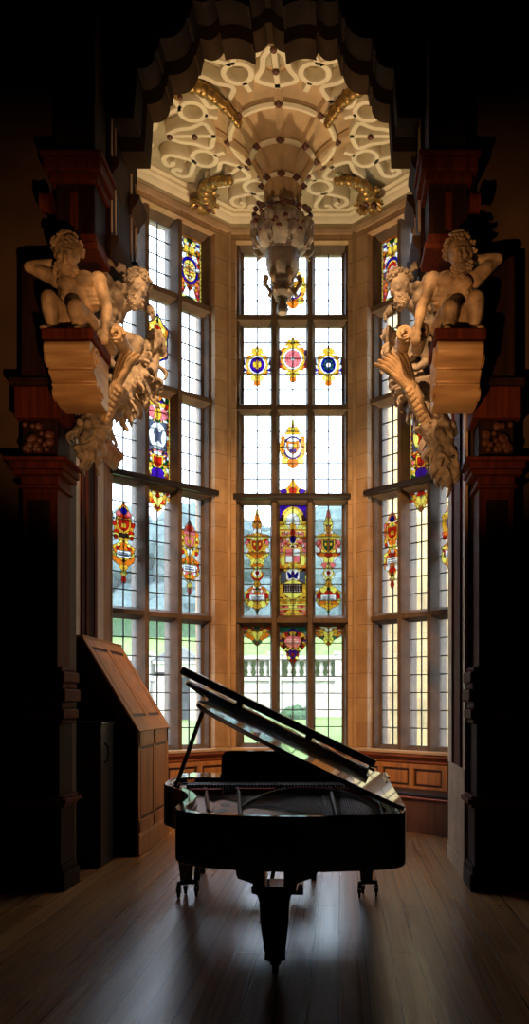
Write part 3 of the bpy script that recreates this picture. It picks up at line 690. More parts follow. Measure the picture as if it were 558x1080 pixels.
# curved hitch-pin bridge arcs
b=MB().mat('satin'); b.tube(crom([(.04,4.95,.875),(.14,5.35,.905),(.32,5.62,.915),(.62,5.5,.91),(.80,5.0,.895),(.86,4.62,.875)],7),.014,8); b.tube(crom([(-.15,5.3,.80),(.0,5.0,.80),(.3,4.72,.80),(.6,4.6,.80),(.9,4.55,.80)],6),.022,8); b.build('bass_bridge',pn,smooth=True)
b=MB().mat('felt')
for x0,x1,y in ((-.40,-.16,5.62),(-.08,.18,5.66),(.27,.53,5.66),(.60,.84,5.66)): b.box(x0,y,.886,x1,y+.09,.915)
b.build('red_felt_strip',pn,bevel=.004)
for x0,x1,y0,y1 in ((.62,.90,4.95,5.35),(-.40,.00,5.55,5.62)):
    pass
b=MB().mat('felt'); b.tube([(.16,5.46,.900),(.34,5.70,.915),(.60,5.60,.915),(.80,5.15,.90),(.87,4.75,.89)],.020,6,flat=.7); b.build('red_felt_braid',pn,smooth=True)
b=MB().mat('steel')
for k in range(88):
    t=k/87; xa=-.45+t*1.32; 
    xb=xa*.55+.32+.0*t; 
    # treble strings are short; bass strings run the length of the case
    yb=5.45-.95*min(1,max(0,(t-.05)/.75))
    xb=xa+ (.25*(1-t))
    b.tube([(xa,6.2,.882),(xb,yb,.878)],.0013 if t<.7 else .0022,4)
b.build('strings',pn)
b=MB().mat('steel')
for k in range(88):
    for q in range(3): b.lathe([(.003,.866),(.003,.895)],5,c=(-.48+k*.0156,6.24+q*.035,0))
b.build('tuning_pins',pn)['kind']='stuff'
b=MB().mat('satin')
for k in range(60): b.box(-.44+k*.0215,5.84,.885,-.44+k*.0215+.016,5.93,.925)
b.box(-.48,5.93,.915,.90,5.955,.93)
b.build('damper_rail',pn)
# music desk
b=MB().mat('lacquer'); T=Matrix.Translation((0,6.28,.935))@Matrix.Rotation(math.radians(-12),4,'X')
pr=[(-.26,0),(-.26,.165),(-.235,.195),(-.2,.20),(.60,.20),(.635,.195),(.66,.165),(.66,0)]
b.prism(pr,-.012,.012,'xz',T); b.box(-.26,-.06,0,.66,.02,.015,T); b.build('music_desk',pn,bevel=.004)
b=MB().mat('lacquer'); b.box(-.54,6.2,.931,-.27,6.62,.944); b.build('desk_slide',pn,bevel=.003)
b=MB().mat('lacquer'); b.box(-.27,6.35,.925,.92,6.62,.94); b.build('desk_shelf',pn,bevel=.003)
# lid: hinge axis along Y at x=.945, rises to the left
HXL,HZL=.950,.942; ANG=math.radians(26)
TL=Matrix(((-math.cos(ANG),0,math.sin(ANG),HXL),(0,1,0,0),(math.sin(ANG),0,math.cos(ANG),HZL),(0,0,0,1)))  # (u from hinge, y, normal)
lo=offs(rim,-SG*.012)
pl=[(max(.0,HXL-x),y) for x,y in lo if y<6.1]
i0=min(range(len(pl)),key=lambda i:pl[i][1])
poly=[(0,6.1)]+pl+[(HXL+.636,6.1)]
b=MB().mat('lacquer'); b.prism(poly,.0,.024,'xy',TL); ld=b.build('lid',pn,bevel=.004)
# front flap folded back over the lid, its free edge a little raised
FT=math.radians(4)
TF=TL@Matrix.Translation((0,6.10,.028))@Matrix.Rotation(-FT,4,'X')
b=MB().mat('lacquer'); w0,w1=.14,HXL+.64
b.box(w0,-.42,.0,w1,.0,.024,TF); b.prism([(-.42,.0),(-.435,.012),(-.435,.045),(-.42,.054),(-.40,.054),(-.39,.024),(-.39,.0)],w0,w1,'yz',TF)
b.build('folded_front_flap',ld,bevel=.004)
for u in (.10,.6,1.15): MB().mat('brass').box(u,6.02,.024,u+.05,6.14,.034,TL).build('flap_hinge',ld)
b=MB().mat('brass'); b.tube([TL@Vector((.015,5.7,.04)),TL@Vector((.015,6.1,.04))],.008,8)
b.build('lid_hinge',ld,smooth=True)
b=MB().mat('brass'); b.box(.945,4.55,.925,.975,6.1,.94) ; b.build('side_hinge',pn)
# lid prop
top=TL@Vector((HXL+.255,4.78,0)); 
b=MB().mat('lacquer'); bot=Vector((-.50,5.80,.925)); d=(top-bot).normalized(); top=TL@Vector((HXL+.30,5.02,-.004))
b.tube([bot,top],.015,8); b.tube([bot-Vector((0,0,.02)),bot+Vector((0,0,.02))],.022,8); b.build('lid_prop',pn,smooth=True)
# legs
def leg(x,y,w0,w1,ztop,zc,name='leg'):
    b=MB().mat('lacquer')
    q=[(w0*1.5,ztop),(w0*1.5,ztop-.035),(w0*1.15,ztop-.05),(w0,ztop-.09),(w0*.96,ztop-.2),(w1,zc)]
    vs=[];fs=[]
    for h,z in q: vs += [(x-h,y-h*.9,z),(x+h,y-h*.9,z),(x+h,y+h*.9,z),(x-h,y+h*.9,z)]
    for i in range(len(q)-1):
        for j in range(4): fs.append((i*4+j,i*4+(j+1)%4,(i+1)*4+(j+1)%4,(i+1)*4+j))
    fs += [(3,2,1,0),(len(vs)-4,len(vs)-3,len(vs)-2,len(vs)-1)]
    b.add(vs,fs); return b.build(name,pn,bevel=.006)
def caster(x,y,l,s=1.0):
    b=MB().mat('iron'); b.lathe([(.045*s,.14),(.05*s,.13),(.02*s,.12),(.02*s,.10)],12,c=(x,y,0))
    for a in (PI/2+.3,PI/2+.3+2*PI/3,PI/2+.3+4*PI/3):
        cx,cy=x+.078*s*math.cos(a),y+.078*s*math.sin(a)
        b.mat('iron'); b.tube([(x,y,.115),(cx,cy,.112),(cx,cy,.075)],[.022*s,.018*s,.016*s],8)
        b.box(cx-.016,cy-.02,.04,cx-.010,cy+.02,.09); b.box(cx+.010,cy-.02,.04,cx+.016,cy+.02,.09)
        b.mat('brass' if 0 else 'iron'); T=Matrix.Translation((cx,cy,.035))@Matrix.Rotation(PI/2,4,'Y'); b.lathe([(.0,-.009),(.03,-.009),(.035,-.005),(.035,.005),(.03,.009),(0,.009)],14,T)
    b.build('caster',l,smooth=True)
TLX,TLY=.27,4.66
l=leg(TLX,TLY,.082,.052,.50,.10); 
b=MB().mat('iron'); b.lathe([(.05,.1),(.06,.08),(.03,.07),(.03,.05)],12,c=(TLX,TLY,0)); T=Matrix.Translation((TLX,TLY,.037))@Matrix.Rotation(PI/2,4,'Y'); b.lathe([(.0,-.016),(.032,-.016),(.037,-.01),(.037,.01),(.032,.016),(0,.016)],16,T)
b.box(TLX-.055,TLY-.05,.09,TLX+.055,TLY+.05,.12)
b.build('caster',l,smooth=True)
b=MB().mat('lacquer')   # curved bracket over the tail leg
for sg in (-1,1):
    b.prism([(TLX+sg*.05,.655),(TLX+sg*.05,.40),(TLX+sg*.082,.42),(TLX+sg*.088,.47),(TLX+sg*.115,.505),(TLX+sg*.15,.52),(TLX+sg*.20,.535),(TLX+sg*.21,.56),(TLX+sg*.21,.655)],TLY-.07,TLY+.07,'xz')
b.build('leg_bracket',pn,bevel=.004)
for x in (-.555,.827):
    x=x+.0; l=leg(x,6.5,.075,.045,.62,.13); caster(x,6.5,l)
# pedal lyre
b=MB().mat('lacquer'); 
for s in (-1,1): b.tube(crom([(.2+s*.09,6.35,.60),(.2+s*.12,6.34,.45),(.2+s*.07,6.33,.3),(.2+s*.09,6.33,.15)],5),.016,8)
b.box(.05,6.24,.07,.35,6.42,.15); b.build('pedal_lyre',pn,smooth=True)
for k in (-1,0,1):
    b=MB().mat('brass'); b.prism([(.2+k*.07-.012,6.42),(.2+k*.07+.012,6.42),(.2+k*.07+.022,6.52),(.2+k*.07,6.55),(.2+k*.07-.022,6.52)],.085,.095,'xy'); b.build('pedal',pn)
# piano bench
e=empty('piano_bench',(-.1,7.25,0),'low dark piano bench hidden behind the grand piano, only legs showing','bench')
b=MB().mat('cushion'); b.box(-.62,7.08,.43,.42,7.42,.49); b.build('seat',e,bevel=.015)
b=MB().mat('lacquer'); b.box(-.62,7.08,.36,.42,7.42,.428); b.build('apron',e,bevel=.004)
for x in (-.58,.40):
    for y in (7.11,7.39):
        b=MB().mat('darkwood'); b.prism([(x-.022,y-.022),(x+.022,y-.022),(x+.022,y+.022),(x-.022,y+.022)],0,.36); b.build('leg',e)
# ------------------------------------------------------------------ pendant vault
PX,PY=0.0,9.12
vt=empty('pendant_boss',(PX,PY,ZC),'carved stone pendant on a ribbed cone hanging from bay ceiling','ceiling pendant')
cone=[(.02,6.86),(.155,6.86),(.158,6.98),(.17,7.08),(.215,7.20),(.29,7.33),(.39,7.45),(.50,7.54),(.62,7.62),(.74,7.69),(.84,ZC)]
b=MB().mat('tan_plaster'); b.lathe(cone,48,c=(PX,PY,0)); b.build('cone',vt,smooth=True)
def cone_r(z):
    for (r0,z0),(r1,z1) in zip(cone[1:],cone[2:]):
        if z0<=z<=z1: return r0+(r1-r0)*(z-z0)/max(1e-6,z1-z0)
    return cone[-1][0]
b=MB().mat('tan_plaster')
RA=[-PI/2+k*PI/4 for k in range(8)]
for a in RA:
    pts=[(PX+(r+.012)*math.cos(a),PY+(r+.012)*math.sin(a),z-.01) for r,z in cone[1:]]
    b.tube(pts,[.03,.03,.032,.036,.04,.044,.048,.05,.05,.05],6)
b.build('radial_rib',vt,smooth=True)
b=MB().mat('plaster')
for z,w in ((7.10,.026),(7.36,.03),(7.57,.034)):
    r=cone_r(z)+.015; b.tube([(PX+r*math.cos(2*PI*k/48),PY+r*math.sin(2*PI*k/48),z-.01) for k in range(49)],w,6)
b.build('ring_rib',vt,smooth=True)
for z in (7.10,7.36,7.57):
    for a in RA:
        r=cone_r(z)+.045; b=MB().mat('boss'); c=(PX+r*math.cos(a),PY+r*math.sin(a),z-.03)
        b.ball(c,.034,8,6); 
        for q in range(4): b.ball((c[0]+.03*math.cos(q*1.57),c[1]+.03*math.sin(q*1.57),c[2]),.018,6,4)
        b.build('rib_boss',vt,smooth=True)
# carved bulb
b=MB().mat('sculpt_grey')
b.lathe([(.0,6.88),(.17,6.87),(.20,6.83),(.17,6.79),(.24,6.74),(.295,6.64),(.305,6.52),(.27,6.42),(.20,6.36),(.175,6.34),(.185,6.32),(.175,6.24),(.16,6.15),(.13,6.08),(.10,6.05),(.075,6.04)],32,c=(PX,PY,0)); b.build('bulb',vt,smooth=True)
b=MB().mat('sculpt_grey'); b.lathe([(0,6.37),(.14,6.36),(.176,6.30),(.180,6.22),(.155,6.12),(.11,6.06),(.12,6.04),(.12,6.02),(.085,6.00),(.075,5.96),(.10,5.94),(.11,5.91),(.09,5.87),(.055,5.84),(.04,5.81),(.055,5.78),(.065,5.74),(.05,5.695),(0,5.68)],28,c=(PX,PY,0)); b.build('finial',vt,smooth=True)
rnd=random.Random(4)
b=MB().mat('boss')
for k in range(90):
    a=2*PI*k/90*7; z=rnd.uniform(6.48,6.80); r=.27+.045*math.sin((z-6.45)/.4*PI)
    b.ball((PX+r*math.cos(a),PY+r*math.sin(a),z),[rnd.uniform(.02,.036)]*3,7,5)
b.build('fruit_cluster',vt,smooth=True)['kind']='stuff'
for k in range(8):
    a=RA[k]+PI/8; b=MB().mat('sculpt_grey'); R=Matrix.Rotation(a,3,'Z')
    c=Vector((PX+.30*math.cos(a),PY+.30*math.sin(a),6.60)); b.ball(c,(.05,.06,.085),8,6,R=R)
    b.ball(c+R@Vector((.045,0,.0)),(.02,.015,.03),6,4,R=R); b.ball(c+R@Vector((.04,.022,.025)),.012,5,4); b.ball(c+R@Vector((.04,-.022,.025)),.012,5,4)
    b.tube(crom([c+R@Vector((.02,0,-.08)),c+R@Vector((.03,.0,-.16)),c+R@Vector((-.02,0,-.24)),c+R@Vector((.02,.0,-.27))],4),[.04]*3+[.035]*3+[.03]*3+[.015]*4,6)
    b.build('mask_and_leaf',vt,smooth=True)
for k in range(6):
    a=k*PI/3; b=MB().mat('sculpt'); c=Vector((PX,PY,0)); D=Vector((math.cos(a),math.sin(a),0))
    b.tube(crom([c+D*.17+Vector((0,0,6.1)),c+D*.19+Vector((0,0,6.02)),c+D*.13+Vector((0,0,5.93)),c+D*.15+Vector((0,0,5.88))],4),[.03]*5+[.02]*8,6); b.build('scroll_leaf',vt,smooth=True)
# strapwork ribbons on the flat of the ceiling
ZT=ZC-.002
def ribbon(b,pts,w=.045,h=.055,closed=False,n=6):
    P=[Vector((p[0],p[1],0)) for p in pts]; C=crom(P,n,closed); k=len(C); L_=[];R_=[]
    for i,p in enumerate(C):
        a=C[(i-1)%k] if (closed or i>0) else C[0]; c=C[(i+1)%k] if (closed or i<k-1) else C[-1]
        t=(c-a).normalized(); nn=Vector((-t.y,t.x,0)); L_.append(p+nn*w); R_.append(p-nn*w)
    vs=[]
    for l,r in zip(L_,R_): vs += [(l.x,l.y,ZT),(l.x,l.y,ZT-h*.8),(l.x+(r.x-l.x)*.15,l.y+(r.y-l.y)*.15,ZT-h),(l.x+(r.x-l.x)*.85,l.y+(r.y-l.y)*.85,ZT-h),(r.x,r.y,ZT-h*.8),(r.x,r.y,ZT)]
    fs=[]
    for i in range(k if closed else k-1):
        for j in range(5): a=i*6+j; c=((i+1)%k)*6+j; fs.append((a,a+1,c+1,c))
    if not closed: fs += [(0,1,2,3,4,5)[::-1],tuple((k-1)*6+j for j in range(6))]
    b.add(vs,fs)
def pol(r,a): return (PX+r*math.cos(a),PY+r*math.sin(a))
st=empty('strapwork_ornament',(PX,PY,ZC),'cream plaster strapwork of scrolls and loops around ceiling pendant','ceiling ornament')
def clipok(p): 
    x,y=p; return y<YB-.2 and y>7.7 and abs(x)<XS-.15 and abs(x)+y<HB+YB-.25
for k in range(8):
    a0=RA[k]; am=a0+PI/8; a1=a0+PI/4
    shapes=[([pol(.70,a0),pol(.95,a0),pol(1.2,a0)],0),
      ([pol(.74,a0),pol(.84,am-.16),pol(.98,am-.26),pol(1.12,am-.30),pol(1.24,a0+.02)],0),
      ([pol(.74,a1),pol(.84,am+.16),pol(.98,am+.26),pol(1.12,am+.30),pol(1.24,a1-.02)],0),
      ([pol(.98+.13*math.cos(t),am+.14*math.sin(t)) for t in [2*PI*q/10 for q in range(10)]],1),
      ([pol(.72,am),pol(.78,am),pol(.85,am)],0),
      ([pol(1.11,am),pol(1.2,am-.08),pol(1.32,am-.15),pol(1.42,am-.12),pol(1.44,am-.04),pol(1.37,am-.03),pol(1.35,am-.07)],0),
      ([pol(1.11,am),pol(1.2,am+.08),pol(1.32,am+.15),pol(1.42,am+.12),pol(1.44,am+.04),pol(1.37,am+.03),pol(1.35,am+.07)],0),
      ]
    b=MB().mat('plaster'); any_=False
    for s,c in shapes:
        if all(clipok(p) for p in s): ribbon(b,s,.036,.13,bool(c)); any_=True
    if any_: b.build('strapwork_panel',st,smooth=True)
    for r,a in ((.95,a0),(1.22,a0),):
        p=pol(r,a)
        if clipok(p):
            b=MB().mat('boss'); b.ball((p[0],p[1],ZC-.14),(.035,.035,.03),8,6); b.build('small_boss',st,smooth=True)
# outer cusped border following the arch and the bay walls
b=MB().mat('plaster')
for x0 in (-1.35,-.45,.45,1.35):
    ribbon(b,[(x0-.40,7.75),(x0-.30,7.98),(x0,8.06),(x0+.30,7.98),(x0+.40,7.75)],.04,.11)
for sx in (-1,1):
    ribbon(b,[(sx*1.85,8.0),(sx*1.6,8.25),(sx*1.75,8.55),(sx*1.95,8.6),(sx*1.98,8.45),(sx*1.88,8.42)],.04,.06)
    ribbon(b,[(sx*1.35,8.05),(sx*1.3,8.4),(sx*1.55,8.7),(sx*1.6,9.0),(sx*1.42,9.12),(sx*1.36,8.98),(sx*1.46,8.94)],.04,.06)
    ribbon(b,[(sx*1.98,8.75),(sx*1.8,9.0),(sx*1.85,9.25),(sx*1.7,9.45),(sx*1.5,9.4),(sx*1.52,9.28)],.04,.06)
b.build('border_scrolls',st,smooth=True)
# gilded cornucopias of fruit and leaves on the diagonals
for k,(cx,cy,ang,big) in enumerate(((-.80,8.45,PI+.65,1.35),(.86,8.45,-.65,1.35),(-.86,10.0,PI-.95,1.1),(.80,10.0,.95,1.1))):
    D=Vector((math.cos(ang),math.sin(ang),0)); N=Vector((-D.y,D.x,0)); c=Vector((cx,cy,ZC-.16))
    e=empty('gilded_cornucopia',tuple(c),['gilded horn of leaves over the front left of the bay ceiling','gilded horn of leaves over the front right of bay ceiling','gilded leafy horn on the bay ceiling, above the left canted window','gilded leafy horn on the bay ceiling, above right canted window'][k],'ceiling ornament','gilded horns on the ceiling')
    s=1 if k%2==0 else -1
    b=MB().mat('gilt'); pts=crom([c-D*.34*big+Vector((0,0,-.10)),c-D*.2*big+N*.06*s+Vector((0,0,-.04)),c+N*.10*s,c+D*.16*big+N*.05*s,c+D*.24*big-N*.03*s],6)
    b.tube(pts,[.035+.065*i/(len(pts)-1) for i in range(len(pts))],12)
    for q in range(0,len(pts),3):
        b.ball(pts[q],[.045+.066*q/(len(pts)-1)]*3,12,8)
    b.build('horn',e,smooth=True)
    rnd=random.Random(k+60)
    b=MB().mat('gilt')
    for q in range(26):
        t=rnd.uniform(0,2*PI); el=rnd.uniform(-.9,.3); d=(D*math.cos(t)*.8+N*math.sin(t)+Vector((0,0,el))+D*.5).normalized(); base=c+D*.26*big
        R=d.to_track_quat('Z','Y').to_matrix(); b.ball(base+d*.10,(.05,.014,.10),6,5,R=R)
    b.build('leaves',e,smooth=True)
    b=MB().mat('boss')
    for q in range(7): b.ball(c+D*(.26+rnd.uniform(-.07,.1))+N*rnd.uniform(-.08,.08)+Vector((0,0,-.08+rnd.uniform(-.03,.02))),.028,7,5)
    b.build('fruit',e,smooth=True)
    MB().mat('plaster').tube([c-D*.30*big+N*.02,c-D*.30+Vector((0,0,.155))],.03,6).build('stem',e); MB().mat('plaster').tube([c+Vector((0,0,.02))+N*.1*s,c+N*.1*s+Vector((0,0,.155))],.035,6).build('stem',e)

# ------------------------------------------------------------------ cusped arch over the opening
def pp(off,y,Y=7.6): return (off/890*Y, 1.5+(740-y)/890*Y)
half=[]
def arc(p0,p1,bulge,n=6):
    a=Vector(p0); c=Vector(p1); m=(a+c)/2; d=c-a; nn=Vector((d.y,-d.x)); out=[]
    for i in range(n+1):
        t=i/n; out.append(tuple(a.lerp(c,t)+nn*bulge*4*t*(1-t)*-1))
    return out
half+= [pp(0,46)]+arc(pp(3,46),pp(16,56),-.15)+[pp(16,68)]+arc(pp(18,68),pp(48,64),.12)+[pp(48,60)]+arc(pp(50,56),pp(70,62),-.25)+[pp(74,80)]
half+= arc(pp(76,80),pp(102,100),-.22)+[pp(104,112)]+arc(pp(106,112),pp(124,130),-.25)+[pp(125,150),pp(127,178)]
top=ZC+.0
def arch_poly(scale,dz,outer):
    h=[(x*scale,z+dz) for x,z in half]
    return h,outer
ar=empty('cusped_arch',(0,7.3,6.2),'dark cusped timber arch framing the top of the bay','arch')
def arch_layer(name,y0,y1,sc,dz,mat,xo,zt):
    h=[(x*sc,z+dz) for x,z in half]
    b=MB().mat(mat)
    pts=[p for p in h]
    # split in strips so that every face stays convex
    vs=[];fs=[]
    full_=[(-x,z) for x,z in h[::-1]]+h[1:]
    n=len(full_)
    for i in range(n-1):
        (xa,za),(xb,zb)=full_[i],full_[i+1]
        if abs(xb-xa)<1e-4: 
            o=len(vs); vs+=[(xa,y0,za),(xa,y0,zb),(xa,y1,zb),(xa,y1,za)]; fs.append((o,o+1,o+2,o+3)); continue
        o=len(vs); vs+=[(xa,y0,za),(xb,y0,zb),(xb,y0,zt),(xa,y0,zt),(xa,y1,za),(xb,y1,zb),(xb,y1,zt),(xa,y1,zt)]
        fs+=[(o,o+1,o+2,o+3),(o+7,o+6,o+5,o+4),(o,o+4,o+5,o+1)]
    b.add(vs,fs)
    zb=full_[-1][1]; xe=full_[-1][0]
    for s in (-1,1): b.box(s*xe,y0,zb,s*xo,y1,zt)
    return b.build(name,ar)
arch_layer('inner_cusps',7.36,7.60,1.0,0,'archwood',1.295,ZC+.2)
arch_layer('outer_cusps',7.08,7.35,1.02,.10,'void',1.295,HZ-.01)
# ------------------------------------------------------------------ jamb uppers + front pilasters
for sx in (-1,1):
    side='left' if sx<0 else 'right'
    e=empty('arch_pier',(sx*1.45,7.5,5),'dark carved upper pier of the bay arch on the %s side'%side,'pier','upper piers of the arch')
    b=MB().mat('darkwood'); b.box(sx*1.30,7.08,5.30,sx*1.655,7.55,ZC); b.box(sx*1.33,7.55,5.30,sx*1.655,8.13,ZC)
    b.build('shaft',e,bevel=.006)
    b=MB().mat('edge')
    for y,xx in ((7.085,1.290),(7.20,1.290),(7.86,1.318),(8.02,1.318)): MB().mat('edge').box(sx*xx,y,5.45,sx*(xx+.012),y+.018,6.42).build('lit_edge_fillet',e)  # pale strips stand for light caught on the dark pier edges
    def mould(name,y0,y1,z,x,h=.22,d=.12,mat='pierwood'):
        b=MB().mat(mat); pr=[(x,z),(x-d*.25,z+h*.1),(x-d*.3,z+h*.35),(x-d*.8,z+h*.6),(x-d,z+h*.8),(x-d,z+h),(x,z+h)]
        b.prism([(sx*a,zz) for a,zz in pr],y0,y1,'xz'); b.build(name,e,smooth=True)
    mould('lower_cornice',7.06,7.55,5.22,1.30,.18,.07); mould('lower_cornice',7.75,8.14,5.36,1.33,.18,.09)
    mould('upper_cornice',7.06,7.40,5.86,1.30,.20,.08); mould('upper_cornice',7.82,8.14,6.0,1.33,.20,.09)
    p=empty('front_pilaster',(sx*1.84,6.85,0),'dark wooden pilaster with pedestal flanking the arch on the %s'%side,'pilaster','pilasters beside the arch')
    X0,X1=(1.60,1.94) if sx<0 else (1.70,2.04); Y0=6.70; Y1=7.045
    def bx(b,z0,z1,g,gy=None): b.box(sx*(X0-g),Y0-(g if gy is None else gy),z0,sx*(X1+g),Y1,z1)
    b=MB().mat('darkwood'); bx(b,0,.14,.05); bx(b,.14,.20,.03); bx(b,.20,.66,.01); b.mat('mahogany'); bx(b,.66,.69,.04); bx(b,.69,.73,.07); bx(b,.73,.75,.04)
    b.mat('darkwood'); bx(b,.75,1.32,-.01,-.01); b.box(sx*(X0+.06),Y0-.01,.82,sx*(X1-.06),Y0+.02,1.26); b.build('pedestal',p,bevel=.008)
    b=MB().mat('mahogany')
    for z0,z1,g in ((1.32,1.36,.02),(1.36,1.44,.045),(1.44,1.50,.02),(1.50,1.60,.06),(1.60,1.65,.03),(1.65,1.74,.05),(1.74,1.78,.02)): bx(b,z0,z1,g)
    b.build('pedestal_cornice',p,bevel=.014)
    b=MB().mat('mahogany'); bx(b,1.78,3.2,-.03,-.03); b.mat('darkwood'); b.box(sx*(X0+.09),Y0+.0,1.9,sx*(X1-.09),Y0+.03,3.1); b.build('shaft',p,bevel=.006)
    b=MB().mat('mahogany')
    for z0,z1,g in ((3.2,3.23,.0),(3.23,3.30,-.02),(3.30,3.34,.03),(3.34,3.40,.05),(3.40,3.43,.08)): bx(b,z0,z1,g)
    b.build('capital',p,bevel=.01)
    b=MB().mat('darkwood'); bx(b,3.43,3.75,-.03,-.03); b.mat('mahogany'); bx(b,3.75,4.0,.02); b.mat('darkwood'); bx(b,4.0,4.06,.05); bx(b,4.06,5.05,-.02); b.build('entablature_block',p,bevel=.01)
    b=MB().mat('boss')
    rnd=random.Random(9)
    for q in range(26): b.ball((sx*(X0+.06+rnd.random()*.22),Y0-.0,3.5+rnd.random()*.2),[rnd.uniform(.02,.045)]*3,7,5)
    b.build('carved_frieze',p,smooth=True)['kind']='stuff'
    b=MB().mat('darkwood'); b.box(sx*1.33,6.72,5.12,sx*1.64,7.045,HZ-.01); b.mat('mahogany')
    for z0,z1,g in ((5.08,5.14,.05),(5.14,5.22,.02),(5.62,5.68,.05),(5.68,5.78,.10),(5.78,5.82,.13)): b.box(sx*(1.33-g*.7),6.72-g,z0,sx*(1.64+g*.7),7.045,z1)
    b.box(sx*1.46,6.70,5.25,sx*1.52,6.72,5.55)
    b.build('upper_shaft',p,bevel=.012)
    b=MB().mat('mahogany'); T=Matrix.Translation((sx*1.68,6.64,5.42))@Matrix.Rotation(PI/2,4,'Y'); b.lathe([(0,-.04),(.08,-.04),(.07,0),(.08,.04),(0,.04)],18,T); b.build('scroll_volute',p,smooth=True)
    # slender black columns standing between jamb and pilaster
    for dx,dy in ():
        c=tag(MB().mat('darkwood').lathe([(.0,0),(.05,0),(.05,.12),(.03,.16),(.028,3.3),(.045,3.36),(.05,3.45),(.03,3.5),(.028,3.6),(0,3.6)],14,c=(sx*dx,dy,0)).build('arch_colonnette',smooth=True),'slender dark colonnette at the %s edge of arch opening'%side,'column','colonnettes by the arch')
# cabinet with sloping front on the left
e=empty('slant_front_cabinet',(-1.65,8.85,0),'brown panelled oak cabinet with sloping top left of piano','cabinet')
CX0,CX1=-1.29,-.705; CX0=-1.56; Y0,Y1=8.16,9.56
# shelf profile in x-z (front face looks toward +x)
FX=-.71; BX=-1.50
FX=-1.34; TX=-1.875
body=[(-1.955,0),(FX,0),(FX,1.23),(TX,2.12),(-1.955,2.12)]
for q in (Y0,Y1-.03): MB().mat('darkwood').prism(body,q,q+.03,'xz').build('side_panel',e,bevel=.004)
b=MB().mat('oak'); b.box(FX-.02,Y0,.0,FX+.0,Y1,1.23); 
fr=[(Y0,Y0+.09),((Y0+Y1)/2-.045,(Y0+Y1)/2+.045),(Y1-.09,Y1)]
for a,c in fr: b.box(FX,a,.2,FX+.014,c,1.23)
b.box(FX,Y0,.20,FX+.014,Y1,.34); b.box(FX,Y0,1.06,FX+.014,Y1,1.23); b.box(FX,Y0-.0,0,FX+.022,Y1,.18); b.prism([(FX,.18),(FX+.03,.18),(FX+.014,.215),(FX,.215)],Y0,Y1,'xz')
b.build('front_frame',e,bevel=.004)
for a,c in ((fr[0][1],fr[1][0]),(fr[1][1],fr[2][0])):
    b=MB().mat('oak_line'); b.box(FX,a,.34,FX+.006,c,1.06); b.mat('oak'); b.box(FX+.0,a+.03,.37,FX+.010,c-.03,1.03); b.build('door',e,bevel=.003)
sl=Vector((TX-FX,0,2.12-1.23)); SL=sl.length; u=sl.normalized(); nrm=Vector((u.z,0,-u.x))
TS=Matrix(((0,u.x,nrm.x,FX),(1,0,0,0),(0,u.z,nrm.z,1.23),(0,0,0,1)))   # (y, up the slope, out)
b=MB().mat('oak'); b.box(Y0,0,-.02,Y1,SL,0,TS); b.box(Y0-.015,-.03,0,Y1+.015,.13,.016,TS); b.box(Y0-.015,SL-.10,0,Y1+.015,SL,.016,TS)
for a,c in ((Y0-.015,Y0+.10),((Y0+Y1)/2-.045,(Y0+Y1)/2+.045),(Y1-.10,Y1+.015)): b.box(a,.13,0,c,SL-.10,.016,TS)
b.build('sloping_frame',e,bevel=.004)
for a,c in ((Y0+.10,(Y0+Y1)/2-.045),((Y0+Y1)/2+.045,Y1-.10)):
    b=MB().mat('oak_line'); b.box(a,.13,0,c,SL-.10,.007,TS); b.mat('oak'); b.box(a+.04,.17,.0,c-.04,SL-.14,.012,TS); b.build('sloping_panel',e,bevel=.003)
b=MB().mat('oak'); b.box(-1.955,Y0-.015,2.12,TX+.02,Y1+.015,2.145); b.build('top',e,bevel=.004)
# dark case with a handle standing in front of it
e=empty('black_case',(-1.72,7.75,0),'dark box with side handle against the panelled cabinet, beside left arch jamb','box')
x0,x1=-1.93,-1.53; yy0,yy1=7.6,8.02
b=MB().mat('satin'); b.box(x0,yy0,.02,x1,yy1,1.29); b.build('body',e,bevel=.012)
b=MB().mat('satin'); b.box(x0-.01,yy0-.01,1.29,x1+.01,yy1+.01,1.315); b.build('lid',e,bevel=.004)
b=MB().mat('iron'); b.tube(crom([(x1,yy0+.1,1.12),(x1+.035,yy0+.1,1.08),(x1+.035,yy0+.1,.98),(x1,yy0+.1,.94)],5),.008,6); b.build('handle',e,smooth=True)
for q in (x0+.04,x1-.04):
    b=MB().mat('iron'); b.box(q-.03,yy0+.03,0,q+.03,yy1-.03,.02); b.build('foot',e)
